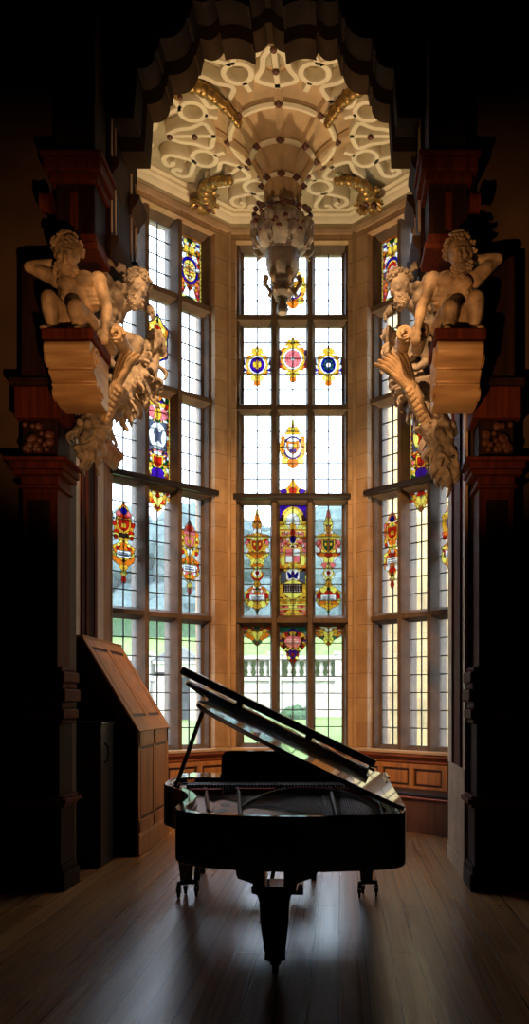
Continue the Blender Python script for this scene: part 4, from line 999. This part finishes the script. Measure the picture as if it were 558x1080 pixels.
# ------------------------------------------------------------------ stone giants carrying the arch
def bake(o):
    dg=bpy.context.evaluated_depsgraph_get(); me=bpy.data.meshes.new_from_object(o.evaluated_get(dg)); o.modifiers.clear(); o.data=me
    me.polygons.foreach_set('use_smooth',[True]*len(me.polygons)); return o
def capsule(b,p,q,r0,r1,n=10):
    p=Vector(p);q=Vector(q); d=(q-p); b.tube([p-d.normalized()*r0*.2,p,p.lerp(q,.3),p.lerp(q,.65),q,q+d.normalized()*r1*.2],[r0*.8,r0,r0*1.04+0*r1,(r0*.45+r1*.6),r1,r1*.8],n); b.ball(p,r0,n,8); b.ball(q,r1,n,8)
def giant(name,J,T,mat,label,group,seed,voxel=.009):
    """J: joints in metres in the figure's own frame (x to the viewer's right, y away from viewer, z up)"""
    e=empty(name,T.translation,label,'statue',group)
    b=MB().mat(mat); V={k:Vector(v) for k,v in J.items()}
    pel,che,nk,hd=V['pelvis'],V['chest'],V['neck'],V['head']
    fw=V['fwd'].normalized()                      # the way the chest faces
    up=(nk-pel).normalized(); rt=up.cross(fw).normalized()   # toward the figure's left or right in x
    if rt.x<0: rt=-rt
    R=Matrix((rt,fw,up)).transposed()
    E=lambda c,r: b.ball(c,r,14,10,R=R)
    E(pel,(.125,.085,.085)); E(pel.lerp(che,.35),(.108,.075,.10)); E(pel.lerp(che,.65),(.122,.085,.11)); E(che,(.145,.095,.12)); E(che+up*.07,(.15,.075,.07))
    for s in (-1,1):
        E(che+rt*.066*s+fw*.072+up*.045,(.070,.044,.052))         # pectorals
        E(che+rt*.115*s-up*.04,(.04,.06,.10))                     # lats
        E(nk+rt*.075*s-up*.015,(.06,.035,.035))                   # trapezius
        for k in range(3): E(pel.lerp(che,.25+.22*k)+rt*.032*s+fw*.078,(.030,.026,.031))   # abdominals
        for k in range(4): E(che+rt*(.085+.01*k)*s+fw*(.07-.008*k)-up*(.02+.03*k),(.040,.020,.012))  # ribs
        E(pel+rt*.09*s+fw*.045+up*.05,(.03,.02,.045))
    b.tube([nk-up*.04,nk,hd-Vector((0,0,.03))],[.062,.052,.05],12)
    hf=V.get('look',fw).normalized(); hu=V.get('crown',Vector((0,0,1))).normalized(); hr=hu.cross(hf).normalized(); hu=hf.cross(hr).normalized()
    if hr.x<0: hr=-hr
    H=Matrix((hr,hf,hu)).transposed(); h=lambda x,y,z: hd+H@Vector((x,y,z))
    i0=len(b.v); b.ball(hd,(.066,.080,.088),14,10,R=H); b.ball(h(0,.025,-.055),(.046,.05,.045),12,8,R=H)      # skull, jaw
    b.ball(h(0,.070,.022),(.052,.016,.012),10,6,R=H)                                             # brow
    b.tube([h(0,.078,.012),h(0,.100,-.018),h(0,.082,-.026)],[.010,.015,.010],8)                  # nose
    for s in (-1,1):
        b.ball(h(.024*s,.072,.004),(.012,.009,.008),8,6,R=H); b.ball(h(.036*s,.060,-.020),(.020,.018,.016),8,6,R=H); b.ball(h(.068*s,-.005,-.005),(.010,.018,.024),8,6,R=H)
    b.ball(h(0,.080,-.044),(.020,.010,.006),8,6,R=H); b.ball(h(0,.078,-.056),(.017,.011,.006),8,6,R=H)
    b.v[i0:]=[tuple(hd+(Vector(v)-hd)*1.2) for v in b.v[i0:]]
    for sd in ('L','R'):
        sh,el,ha=V['sh'+sd],V['el'+sd],V['ha'+sd]
        b.ball(sh,(.066,.062,.066),12,8); capsule(b,sh,el,.055,.038); b.ball(sh.lerp(el,.5)+fw*.018,(.046,.044,.066),10,8,R=(el-sh).to_track_quat('Z','Y').to_matrix())
        capsule(b,el,ha,.041,.026)
        d=(ha-el).normalized(); side=V.get('palm'+sd, d.orthogonal()).normalized(); wd=d.cross(side).normalized(); side=wd.cross(d).normalized()
        RH=Matrix((wd,side,d)).transposed(); pc=ha+d*.042; b.ball(pc,(.036,.018,.045),10,8,R=RH)
        for k,(o,ln) in enumerate(((-.028,.052),(-.010,.060),(.009,.056),(.027,.044))):
            p0=pc+wd*o+d*.028; p1=p0+d*ln*.5+side*.008; p2=p1+d*ln*.25+side*ln*.45; b.tube([p0,p1,p2],[.0105,.010,.008],8); b.ball(p2,.009,6,5)
        p0=ha+wd*-.03+d*.02; b.tube([p0,p0-wd*.022+d*.028,p0-wd*.018+d*.05+side*.014],[.014,.012,.009],8)
        hp,kn,ft=V['hp'+sd],V['kn'+sd],V['ft'+sd]
        capsule(b,hp,kn,.088,.060); capsule(b,kn,ft,.060,.036); b.ball(kn,(.062,.062,.064),12,8); b.ball(kn.lerp(ft,.33)+Vector((0,.02,0)),(.056,.058,.08),10,8)
        b.ball(hp,(.098,.09,.09),12,8)
        t=V.get('toe'+sd,Vector((0,-1,0))).normalized(); b.tube([ft-t*.03,ft+t*.05-Vector((0,0,.02)),ft+t*.11-Vector((0,0,.03))],[.036,.034,.024],10); b.ball(ft+t*.12-Vector((0,0,.032)),(.034,.026,.016),8,6)
    b.v=[tuple(T@Vector(v)) for v in b.v]
    o=b.build('body',e); m=o.modifiers.new('r','REMESH'); m.mode='VOXEL'; m.voxel_size=voxel; m.use_smooth_shade=True
    s=o.modifiers.new('s','SMOOTH'); s.factor=.5; s.iterations=2; bake(o)
    rnd=random.Random(seed)
    # curled hair and beard
    for nm,cnt in (('curly_hair',60),('beard',34)):
        b=MB().mat(mat)
        b.ball(h(0,-.012,.022) if nm=='curly_hair' else h(0,.045,-.085),((.078,.084,.080) if nm=='curly_hair' else (.045,.045,.055)),12,8,R=H)
        for q in range(cnt):
            if nm=='curly_hair':
                t=rnd.uniform(0,2*PI); ph=rnd.uniform(.0,1.75); v=Vector((math.sin(ph)*math.cos(t),math.sin(ph)*math.sin(t),math.cos(ph)))
                if v.y>.45 and v.z<.55: continue
                c=Vector((v.x*.078,v.y*.086-.01,v.z*.088+.022)); 
            else:
                t=rnd.uniform(-1,1); c=Vector((t*.055,.062-abs(t)*.035+rnd.uniform(-.01,.015),-.055-rnd.uniform(0,.09)*(1-.5*abs(t)))); v=Vector((t*.5,1,-.6)).normalized()
            a1=v.orthogonal().normalized(); a2=v.cross(a1); r=rnd.uniform(.012,.020)
            pts=[]
            for k in range(7):
                an=k*1.15+t; rr=r*(1-k*.1); pts.append(h(*(c+a1*rr*math.cos(an)+a2*rr*math.sin(an)+v*.004*k)))
            b.tube(pts,[.010]*6+[.006],6)
        b.v=[tuple(T@(hd+(Vector(v)-hd)*1.24)) for v in b.v]
        b.build(nm,e,smooth=True)
    # cloth over the lap and behind
    b=MB().mat(mat)
    for q in range(9):
        a=pel+rt*(-.13+.032*q)+up*.055+fw*.03; k0=a+fw*(.07)+Vector((0,0,-.05-.02*math.sin(q*2.1))); 
        b.tube(crom([a,a.lerp(k0,.5)+fw*.03,k0,k0+Vector((rnd.uniform(-.02,.02),0,-.07)),k0+Vector((rnd.uniform(-.03,.03),.02,-.12))],4),[.022,.022]+[.024]*10+[.02]*5,7)
    b.v=[tuple(T@Vector(v)) for v in b.v]
    o=b.build('loin_cloth',e); m=o.modifiers.new('r','REMESH'); m.mode='VOXEL'; m.voxel_size=.012; s=o.modifiers.new('s','SMOOTH'); s.factor=.5; s.iterations=2; bake(o)
    return e
def mirror(J):
    K={}
    for k,v in J.items():
        n=k
        if k not in('look','crown','fwd','pelvis','chest','neck','head'):
            n=k[:-1]+('R' if k[-1]=='L' else 'L')
        K[n]=(-v[0],v[1],v[2])
    return K
SEATZ=4.27
# front giant of the left pier: viewer-left arm raised behind the head, other arm hanging
JF=dict(pelvis=(.0,.02,.10),chest=(.0,-.02,.36),neck=(-.03,-.04,.49),head=(-.065,-.09,.60),fwd=(.05,-1,-.05),look=(.25,-1,-.35),crown=(.15,-.25,1),
  shR=(-.155,-.03,.455),elR=(-.36,-.04,.54),haR=(-.16,.0,.60),palmR=(0,-1,0),
  shL=(.15,-.03,.445),elL=(.215,-.02,.235),haL=(.22,-.10,.05),palmL=(-.3,1,0),
  hpR=(-.075,-.01,.10),knR=(-.135,-.26,.20),ftR=(-.13,-.20,-.0),hpL=(.075,-.01,.10),knL=(.06,-.27,.13),ftL=(.06,-.19,.0),toeR=(-.2,-1,0),toeL=(.2,-1,0))
T=Matrix.Translation((-1.40,6.55,SEATZ+.02))@Matrix.Scale(1.04,4)
giant('seated_giant',JF,T,'sculpt','bearded stone giant on the left pier with viewer-left arm raised behind his head','stone giants',1)
JG=mirror(JF); JG.update(head=(.04,-.10,.60),look=(-.2,-1,-.3),elR=(-.235,-.02,.25),haR=(-.27,-.08,.06),elL=(.33,-.04,.60),haL=(.13,.02,.63))
T=Matrix.Translation((1.50,6.55,SEATZ+.02))@Matrix.Scale(1.04,4)
giant('seated_giant',JG,T,'sculpt','bearded stone giant on the right pier with one arm thrown up to the right','stone giants',2)
# inner giants: bowed out over the opening, faces toward the opening
JI=dict(pelvis=(-.02,.0,.05),chest=(.0,-.10,.30),neck=(.0,-.20,.40),head=(.02,-.31,.40),fwd=(0,-.75,-.65),look=(-.35,-1,-.5),crown=(0,-.6,1),
  shR=(-.16,-.12,.40),elR=(-.25,-.02,.60),haR=(-.12,-.17,.56),palmR=(0,1,0),
  shL=(.16,-.13,.40),elL=(.27,-.27,.33),haL=(.17,-.37,.22),palmL=(0,1,.4),
  hpR=(-.08,.0,.03),knR=(-.15,-.22,-.04),ftR=(-.12,-.12,-.26),hpL=(.08,.0,.03),knL=(.13,-.24,-.02),ftL=(.12,-.13,-.24),toeR=(0,-1,-.6),toeL=(0,-1,-.6))
T=Matrix.Translation((-1.44,7.42,4.70))@Matrix.Rotation(PI/2-.35,4,'Z')
giant('bowed_giant',JI,T,'sculpt_grey','bowed stone giant leaning out from the left jamb over the opening, beyond the front one','stone giants',3)
T=Matrix.Translation((1.44,7.42,4.70))@Matrix.Rotation(-PI/2+.35,4,'Z')
giant('bowed_giant',mirror(JI),T,'sculpt_grey','bowed stone giant leaning out from the right jamb with elbow raised, beyond the front one','stone giants',4)
# consoles
for sx,c in ((-1,-1.38),(1,1.51)):
    side='left' if sx<0 else 'right'
    e=empty('scroll_console',(c,6.7,3.5),'veined marble scroll bracket carrying the front stone giant of the %s pier'%side,'bracket','marble scroll brackets')
    w=.17; y=6.69 
    pr=[(y,4.16),(y-.47,4.16),(y-.50,4.13),(y-.515,4.08),(y-.51,4.02),(y-.48,3.96),(y-.44,3.91),(y-.40,3.885),(y-.40,3.86),(y-.42,3.845),(y-.40,3.82),(y-.36,3.79),(y-.33,3.765),(y-.33,3.74),(y-.345,3.725),(y-.31,3.69),(y-.26,3.62),(y-.22,3.57),(y-.18,3.55),(y-.05,3.545),(y,3.545)]
    pr=[(a,4.16-(4.16-z)*.62) for a,z in pr]
    b=MB().mat('marble'); b.prism(pr,c-w,c+w,'yz'); b.build('scroll_block',e,smooth=True,bevel=.008)
    b=MB().mat('mahogany'); b.box(c-w-.02,y-.50,4.165,c+w+.02,y,4.245); b.build('top_slab',e,bevel=.01)
    for s in (-1,1):   # spiral on each cheek
        b=MB().mat('marble'); pts=[]
        for k in range(26):
            t=k*.42; r=.085*(1-k/30); pts.append((c+s*(w+.004),y-.38+r*math.cos(t),4.06+r*math.sin(t)))
        b.tube(pts,.014,6); pts=[]
        for k in range(18):
            t=k*.42; r=.07*(1-k/22); pts.append((c+s*(w+.004),y-.22+r*math.cos(t+2),3.85+r*.8*math.sin(t+2)))
        b.tube(pts,.011,6); b.build('cheek_scroll',e,smooth=True)
# carved drops of leaves, scrolls and fruit under the inner giants
def carved(name,path,rads,n,seed,mat,label,grp,inward,extra=None):
    e=grp; rnd=random.Random(seed)
    P=crom(path,6); k=len(P); Rr=[]
    for i in range(k):
        t=i/(k-1)*(len(rads)-1); j=min(int(t),len(rads)-2); Rr.append(rads[j]+(rads[j+1]-rads[j])*(t-j))
    b=MB().mat(mat); b.tube(P,[r*.72 for r in Rr],14)
    for q in range(n):
        i=rnd.randrange(k); t=rnd.uniform(0,2*PI); d=Vector((math.cos(t)*.9,math.sin(t)*.8,rnd.uniform(-.7,.5))).normalized(); r=Rr[i]
        c=P[i]+d*r*.68; kind=rnd.random()
        if kind<.5:      # curling acanthus leaf
            tip=d*r*.55+Vector((0,0,-.10+rnd.uniform(-.04,.08))); s=Vector((rnd.uniform(-1,1),rnd.uniform(-1,1),0))*.03
            b.tube(crom([c,c+tip*.5+s,c+tip,c+tip*1.05-Vector((0,0,.035))-d*.03],3),[.028,.036,.04,.042,.04,.034,.028,.022,.016,.01],7,flat=.45)
        elif kind<.75:   # scroll
            a1=d.orthogonal().normalized(); a2=d.cross(a1); rr=rnd.uniform(.035,.06)
            b.tube([c+a1*rr*(1-m*.07)*math.cos(m*.7)+a2*rr*(1-m*.07)*math.sin(m*.7)+d*.004*m for m in range(12)],.014,6)
        else:
            b.ball(c+d*.02,rnd.uniform(.022,.042),8,6)
    o=b.build(name,e); m=o.modifiers.new('r','REMESH'); m.mode='VOXEL'; m.voxel_size=.0085; s=o.modifiers.new('s','SMOOTH'); s.factor=.5; s.iterations=1; bake(o)
    return e
for sx in (-1,1):
    side='left' if sx<0 else 'right'
    dz=0 if sx<0 else -.22; dx=0 if sx<0 else .03
    corbel=empty('carved_corbel',(sx*1.43,6.95,3.6),'carved stone corbel of leaves, fruit and scrolls tapering down beside the %s scroll bracket'%side,'carving','carved corbels under the giants')
    carved('carved_drop',[(sx*1.22,7.62,4.62),(sx*1.26,7.5,4.40),(sx*1.34,7.28,4.12),(sx*(1.42+dx),7.02,3.85+dz*.3),(sx*(1.43+dx),6.88,3.68+dz*.6),(sx*(1.43+dx),6.88,3.50+dz*.7)],[.16,.17,.165,.15,.13,.05],190,10+sx,'sculpt_grey','',corbel,-sx)
    carved('carved_foliage',[(sx*1.10,7.80,4.92),(sx*1.14,7.84,4.66),(sx*1.20,7.80,4.38),(sx*1.33,7.74,4.22)],[.08,.12,.13,.09],70,20+sx,'sculpt_grey','',corbel,-sx)
    # broad acanthus plume and ram-like volutes beside the front giant
    e=corbel
    for q,(x,z) in enumerate(((1.13,4.38),(1.26,4.40))):
        b=MB().mat('sculpt'); pts=[]
        for k in range(24):
            t=k*.45; r=.062*(1-k/32); pts.append((sx*x+r*math.cos(t),6.62-k*.002,z+r*math.sin(t)))
        b.tube(pts,.017,7); b.tube([(sx*x,6.64,z),(sx*x,6.95,z)],[.06,.05],14); b.build('volute',e,smooth=True)
    b=MB().mat('sculpt')
    for q in range(7 if sx>0 else 4):
        a=-.78+q*.11; s0=Vector((sx*1.24,6.92,4.0)); d=Vector((-sx*math.sin(a+.95),-.15,math.cos(a+.95))).normalized()
        b.tube(crom([s0,s0+d*.16,s0+d*.30+Vector((-sx*.02,0,.0)),s0+d*.40+Vector((-sx*.05,0,-.02))],4),[.03]+[.046]*6+[.040]*3+[.028]*2+[.010],8,flat=.5)
    b.tube(crom([(sx*1.20,6.92,4.1),(sx*1.26,6.94,3.95),(sx*1.36,6.96,3.75),(sx*1.42,7.0,3.62)],4),[.06,.06,.065,.065,.06,.06,.055,.05,.045,.04,.03,.02,.015],8)
    for q in range(22):
        t=q/21; b.ball((sx*(1.20+.2*t)-sx*.03*(q%2),6.88+.05*t,4.06-.40*t),.026,7,5)
    b.build('leaf_plume',e,smooth=True)
# ------------------------------------------------------------------ outside
b=MB().mat('grass'); b.prism([(YB+2.2,-.3),(YB+2.2,-.1),(44,.7),(44,-.3)],-60,60,'yz'); struct(b.build('ground'),'lawn outside the windows')
b=MB().mat('gravel'); b.box(-8,YB+.5,-.2,8,YB+2.2,-.08); b.box(2.6,8.5,-.2,8,YB+.5,-.08); b.box(-12,8.5,-.2,-2.6,YB+.5,-.08); struct(b.build('ground_path'),'pale gravel path below the windows')
# garden terrace wall with balustrade
e=empty('garden_wall',(0,44,0),'pale stone terrace wall with balustrade beyond the lawn','garden wall')
b=MB().mat('garden_stone'); b.box(-48,44,0,3,44.6,2.6); b.box(-48,43.85,0,3,44.75,1.1); b.box(-48,43.85,2.6,3,44.75,2.8); b.build('wall_body',e)
b=MB().mat('garden_stone'); b.box(-48,43.95,3.65,3,44.65,3.9); b.build('coping',e)
for k in range(15):
    x=-47+k*3.4; b=MB().mat('garden_stone'); b.box(x-.3,43.8,0,x+.3,44.8,3.95); b.box(x-.36,43.74,3.95,x+.36,44.86,4.1); b.build('pier',e)
b=MB().mat('garden_stone')
for k in range(118):
    x=-46.6+k*.42
    if (x+47)%3.4>.4: b.lathe([(.10,2.8),(.13,2.9),(.07,3.0),(.14,3.25),(.08,3.5),(.10,3.65)],6,c=(x,44.3,0))
b.build('balusters',e)['kind']='stuff'
b=MB().mat('grass'); b.prism([(44.8,-.2),(44.8,3.9),(50,5.3),(90,7.5),(90,-.2)],-60,40,'yz'); struct(b.build('ground_bank'),'rising lawn behind garden wall')
def blobtree(name,x,y,z,rx,rz,label,seed,trunk=1.5,grp=None,cat='tree',mat='foliage'):
    rnd=random.Random(seed); e=empty(name,(x,y,z),label,cat,grp)
    b=MB().mat('bark'); b.tube([(x,y,z-1.2),(x+.1,y,z+trunk+rz*.6)],[.28,.12],8); b.build('trunk',e)
    b=MB().mat(mat)
    for k in range(64 if mat=='foliage' else 42):
        t=rnd.uniform(0,2*PI); q=rnd.uniform(-.8,1); r=math.sqrt(1-min(.98,q*q))*rnd.uniform(.5,.95)
        b.ball((x+rx*r*math.cos(t),y+rx*r*math.sin(t),z+trunk+rz+q*rz*.85),[rx*rnd.uniform(.26,.42)]*3,8,6)
    o=b.build('crown',e); d=o.modifiers.new('leafy','DISPLACE'); tx=bpy.data.textures.new('leafnoise','CLOUDS'); tx.noise_scale=.5; d.texture=tx; d.strength=.6
    return e
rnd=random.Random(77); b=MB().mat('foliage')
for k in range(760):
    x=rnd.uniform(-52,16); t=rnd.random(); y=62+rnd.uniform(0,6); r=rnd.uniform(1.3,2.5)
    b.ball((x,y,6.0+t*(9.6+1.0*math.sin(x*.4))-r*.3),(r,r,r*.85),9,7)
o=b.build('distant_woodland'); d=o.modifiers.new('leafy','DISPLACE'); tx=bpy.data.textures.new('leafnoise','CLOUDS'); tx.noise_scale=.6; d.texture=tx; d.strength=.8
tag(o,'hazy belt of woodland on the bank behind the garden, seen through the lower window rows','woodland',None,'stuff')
e=tag(MB().mat('hedge').box(-45,50,5.0,-6.5,52,6.5).build('clipped_hedge',bevel=.15),'long clipped green hedge above the garden wall','hedge')
blobtree('garden_shrub',-1.6,41.9,.5,.9,.22,'low green shrub in front of garden wall seen through middle window',31,.0,'shrubs by the garden wall','shrub','hedge')
blobtree('garden_shrub',-4.6,41.9,.5,.8,.2,'small green shrub against garden wall, left of the middle window',32,.0,'shrubs by the garden wall','shrub','hedge')
blobtree('garden_shrub',-13.6,41.5,.5,1.1,.3,'low green shrub seen through the left window',33,.0,'shrubs by the garden wall','shrub','hedge')
# house wing of golden stone to the right
e=empty('house_wing',(6,15,0),'golden stone wing of the house seen through right window','building')
b=MB().mat('wing_stone'); b.box(1.2,15,-.2,12,30,8.6); b.box(1.1,14.9,8.6,12,30,8.9); b.box(1.15,14.95,-.2,12,30,.35); b.build('wing_walls',e)
for x in (3.6,6.6,9.6):
    for z in (1.2,5.0):
        f=MB().mat('garden_stone'); f.box(x-.75,14.9,z,x-.6,15,z+2.4); f.box(x+.6,14.9,z,x+.75,15,z+2.4); f.box(x-.6,14.9,z+2.25,x+.6,15,z+2.4); f.box(x-.85,14.86,z-.15,x+.85,15,z); f.box(x-.05,14.92,z,x+.05,15,z+2.25)
        f.mat('slate'); f.box(x-.6,14.96,z,x+.6,15.0,z+2.25); f.build('wing_window',e)
# stone pavilion beyond the left window
e=empty('garden_pavilion',(-7.1,40,.5),'small stone garden pavilion with dark arched opening seen through left window','pavilion')
b=MB().mat('garden_stone'); 
x0,x1,y0,y1=-8.2,-6.1,40,42
b.box(x0,y0,.4,x0+.5,y1,2.9); b.box(x1-.5,y0,.4,x1,y1,2.9); b.box(x0,y0,2.7,x1,y1,3.3); b.box(x0-.1,y0-.1,3.3,x1+.1,y1+.1,3.45); b.build('pavilion_walls',e)
b=MB().mat('slate'); b.box(x0+.5,y1-.3,.4,x1-.5,y1-.2,2.7); b.build('inner_wall',e)
b=MB().mat('slate'); b.prism([(x0-.15,3.45),(x1+.15,3.45),((x0+x1)/2,4.2)],y0-.15,y1+.15,'xz'); b.build('roof',e)

# ------------------------------------------------------------------ light
w=bpy.data.worlds.new('sky'); SC.world=w; w.use_nodes=True
nt=w.node_tree; bg=nt.nodes['Background']; bg.inputs[0].default_value=(.74,.86,1.0,1); bg.inputs[1].default_value=SKY
sd=bpy.data.lights.new('sun','SUN'); sd.energy=SUN; sd.angle=math.radians(2); sd.color=(1,.93,.8)
so=bpy.data.objects.new('sun',sd); COL.objects.link(so)
d=Vector((.45,.75,-.85)); so.rotation_euler=d.to_track_quat('-Z','Y').to_euler()
for i in range(3):   # sampling portals filling the three window openings (they give no light of their own)
    pd=bpy.data.lights.new('window_portal','AREA'); pd.shape='RECTANGLE'; pd.size=2*WH; pd.size_y=Z1-Z0; pd.cycles.is_portal=True
    po=bpy.data.objects.new('window_portal',pd); COL.objects.link(po)
    T=wall_T(i); n=(T.to_3x3()@Vector((0,-1,0))); po.location=T@Vector((WC[i],.42,(Z0+Z1)/2))
    q=Matrix((T.to_3x3()@Vector((1,0,0)), Vector((0,0,1)), -n)).transposed(); 
    # area light shines along local -Z
    xa=T.to_3x3()@Vector((1,0,0)); za=-n; ya=za.cross(xa)
    po.rotation_euler=Matrix((xa,ya,za)).transposed().to_euler()
def spot(name,loc,tgt,energy,col,size,blend=.8,rad=.12):
    l=bpy.data.lights.new(name,'SPOT'); l.energy=energy; l.color=col; l.spot_size=math.radians(size); l.spot_blend=blend; l.shadow_soft_size=rad
    o=bpy.data.objects.new(name,l); COL.objects.link(o); o.location=loc; o.rotation_euler=(Vector(tgt)-Vector(loc)).to_track_quat('-Z','Y').to_euler(); return o
for a in ADDED_SPOTS: spot(*a)
SC.view_settings.view_transform='Standard'; SC.view_settings.look='None'; SC.view_settings.gamma=1; SC.view_settings.exposure=EXPO
SC.view_settings.use_curve_mapping=False
c=SC.cycles; c.use_denoising=True
try: c.denoiser='OPENIMAGEDENOISE'
except Exception: pass
c.max_bounces=8; c.diffuse_bounces=4; c.glossy_bounces=4; c.transparent_max_bounces=16; c.transmission_bounces=4
c.sample_clamp_indirect=6; c.caustics_reflective=False; c.caustics_refractive=False
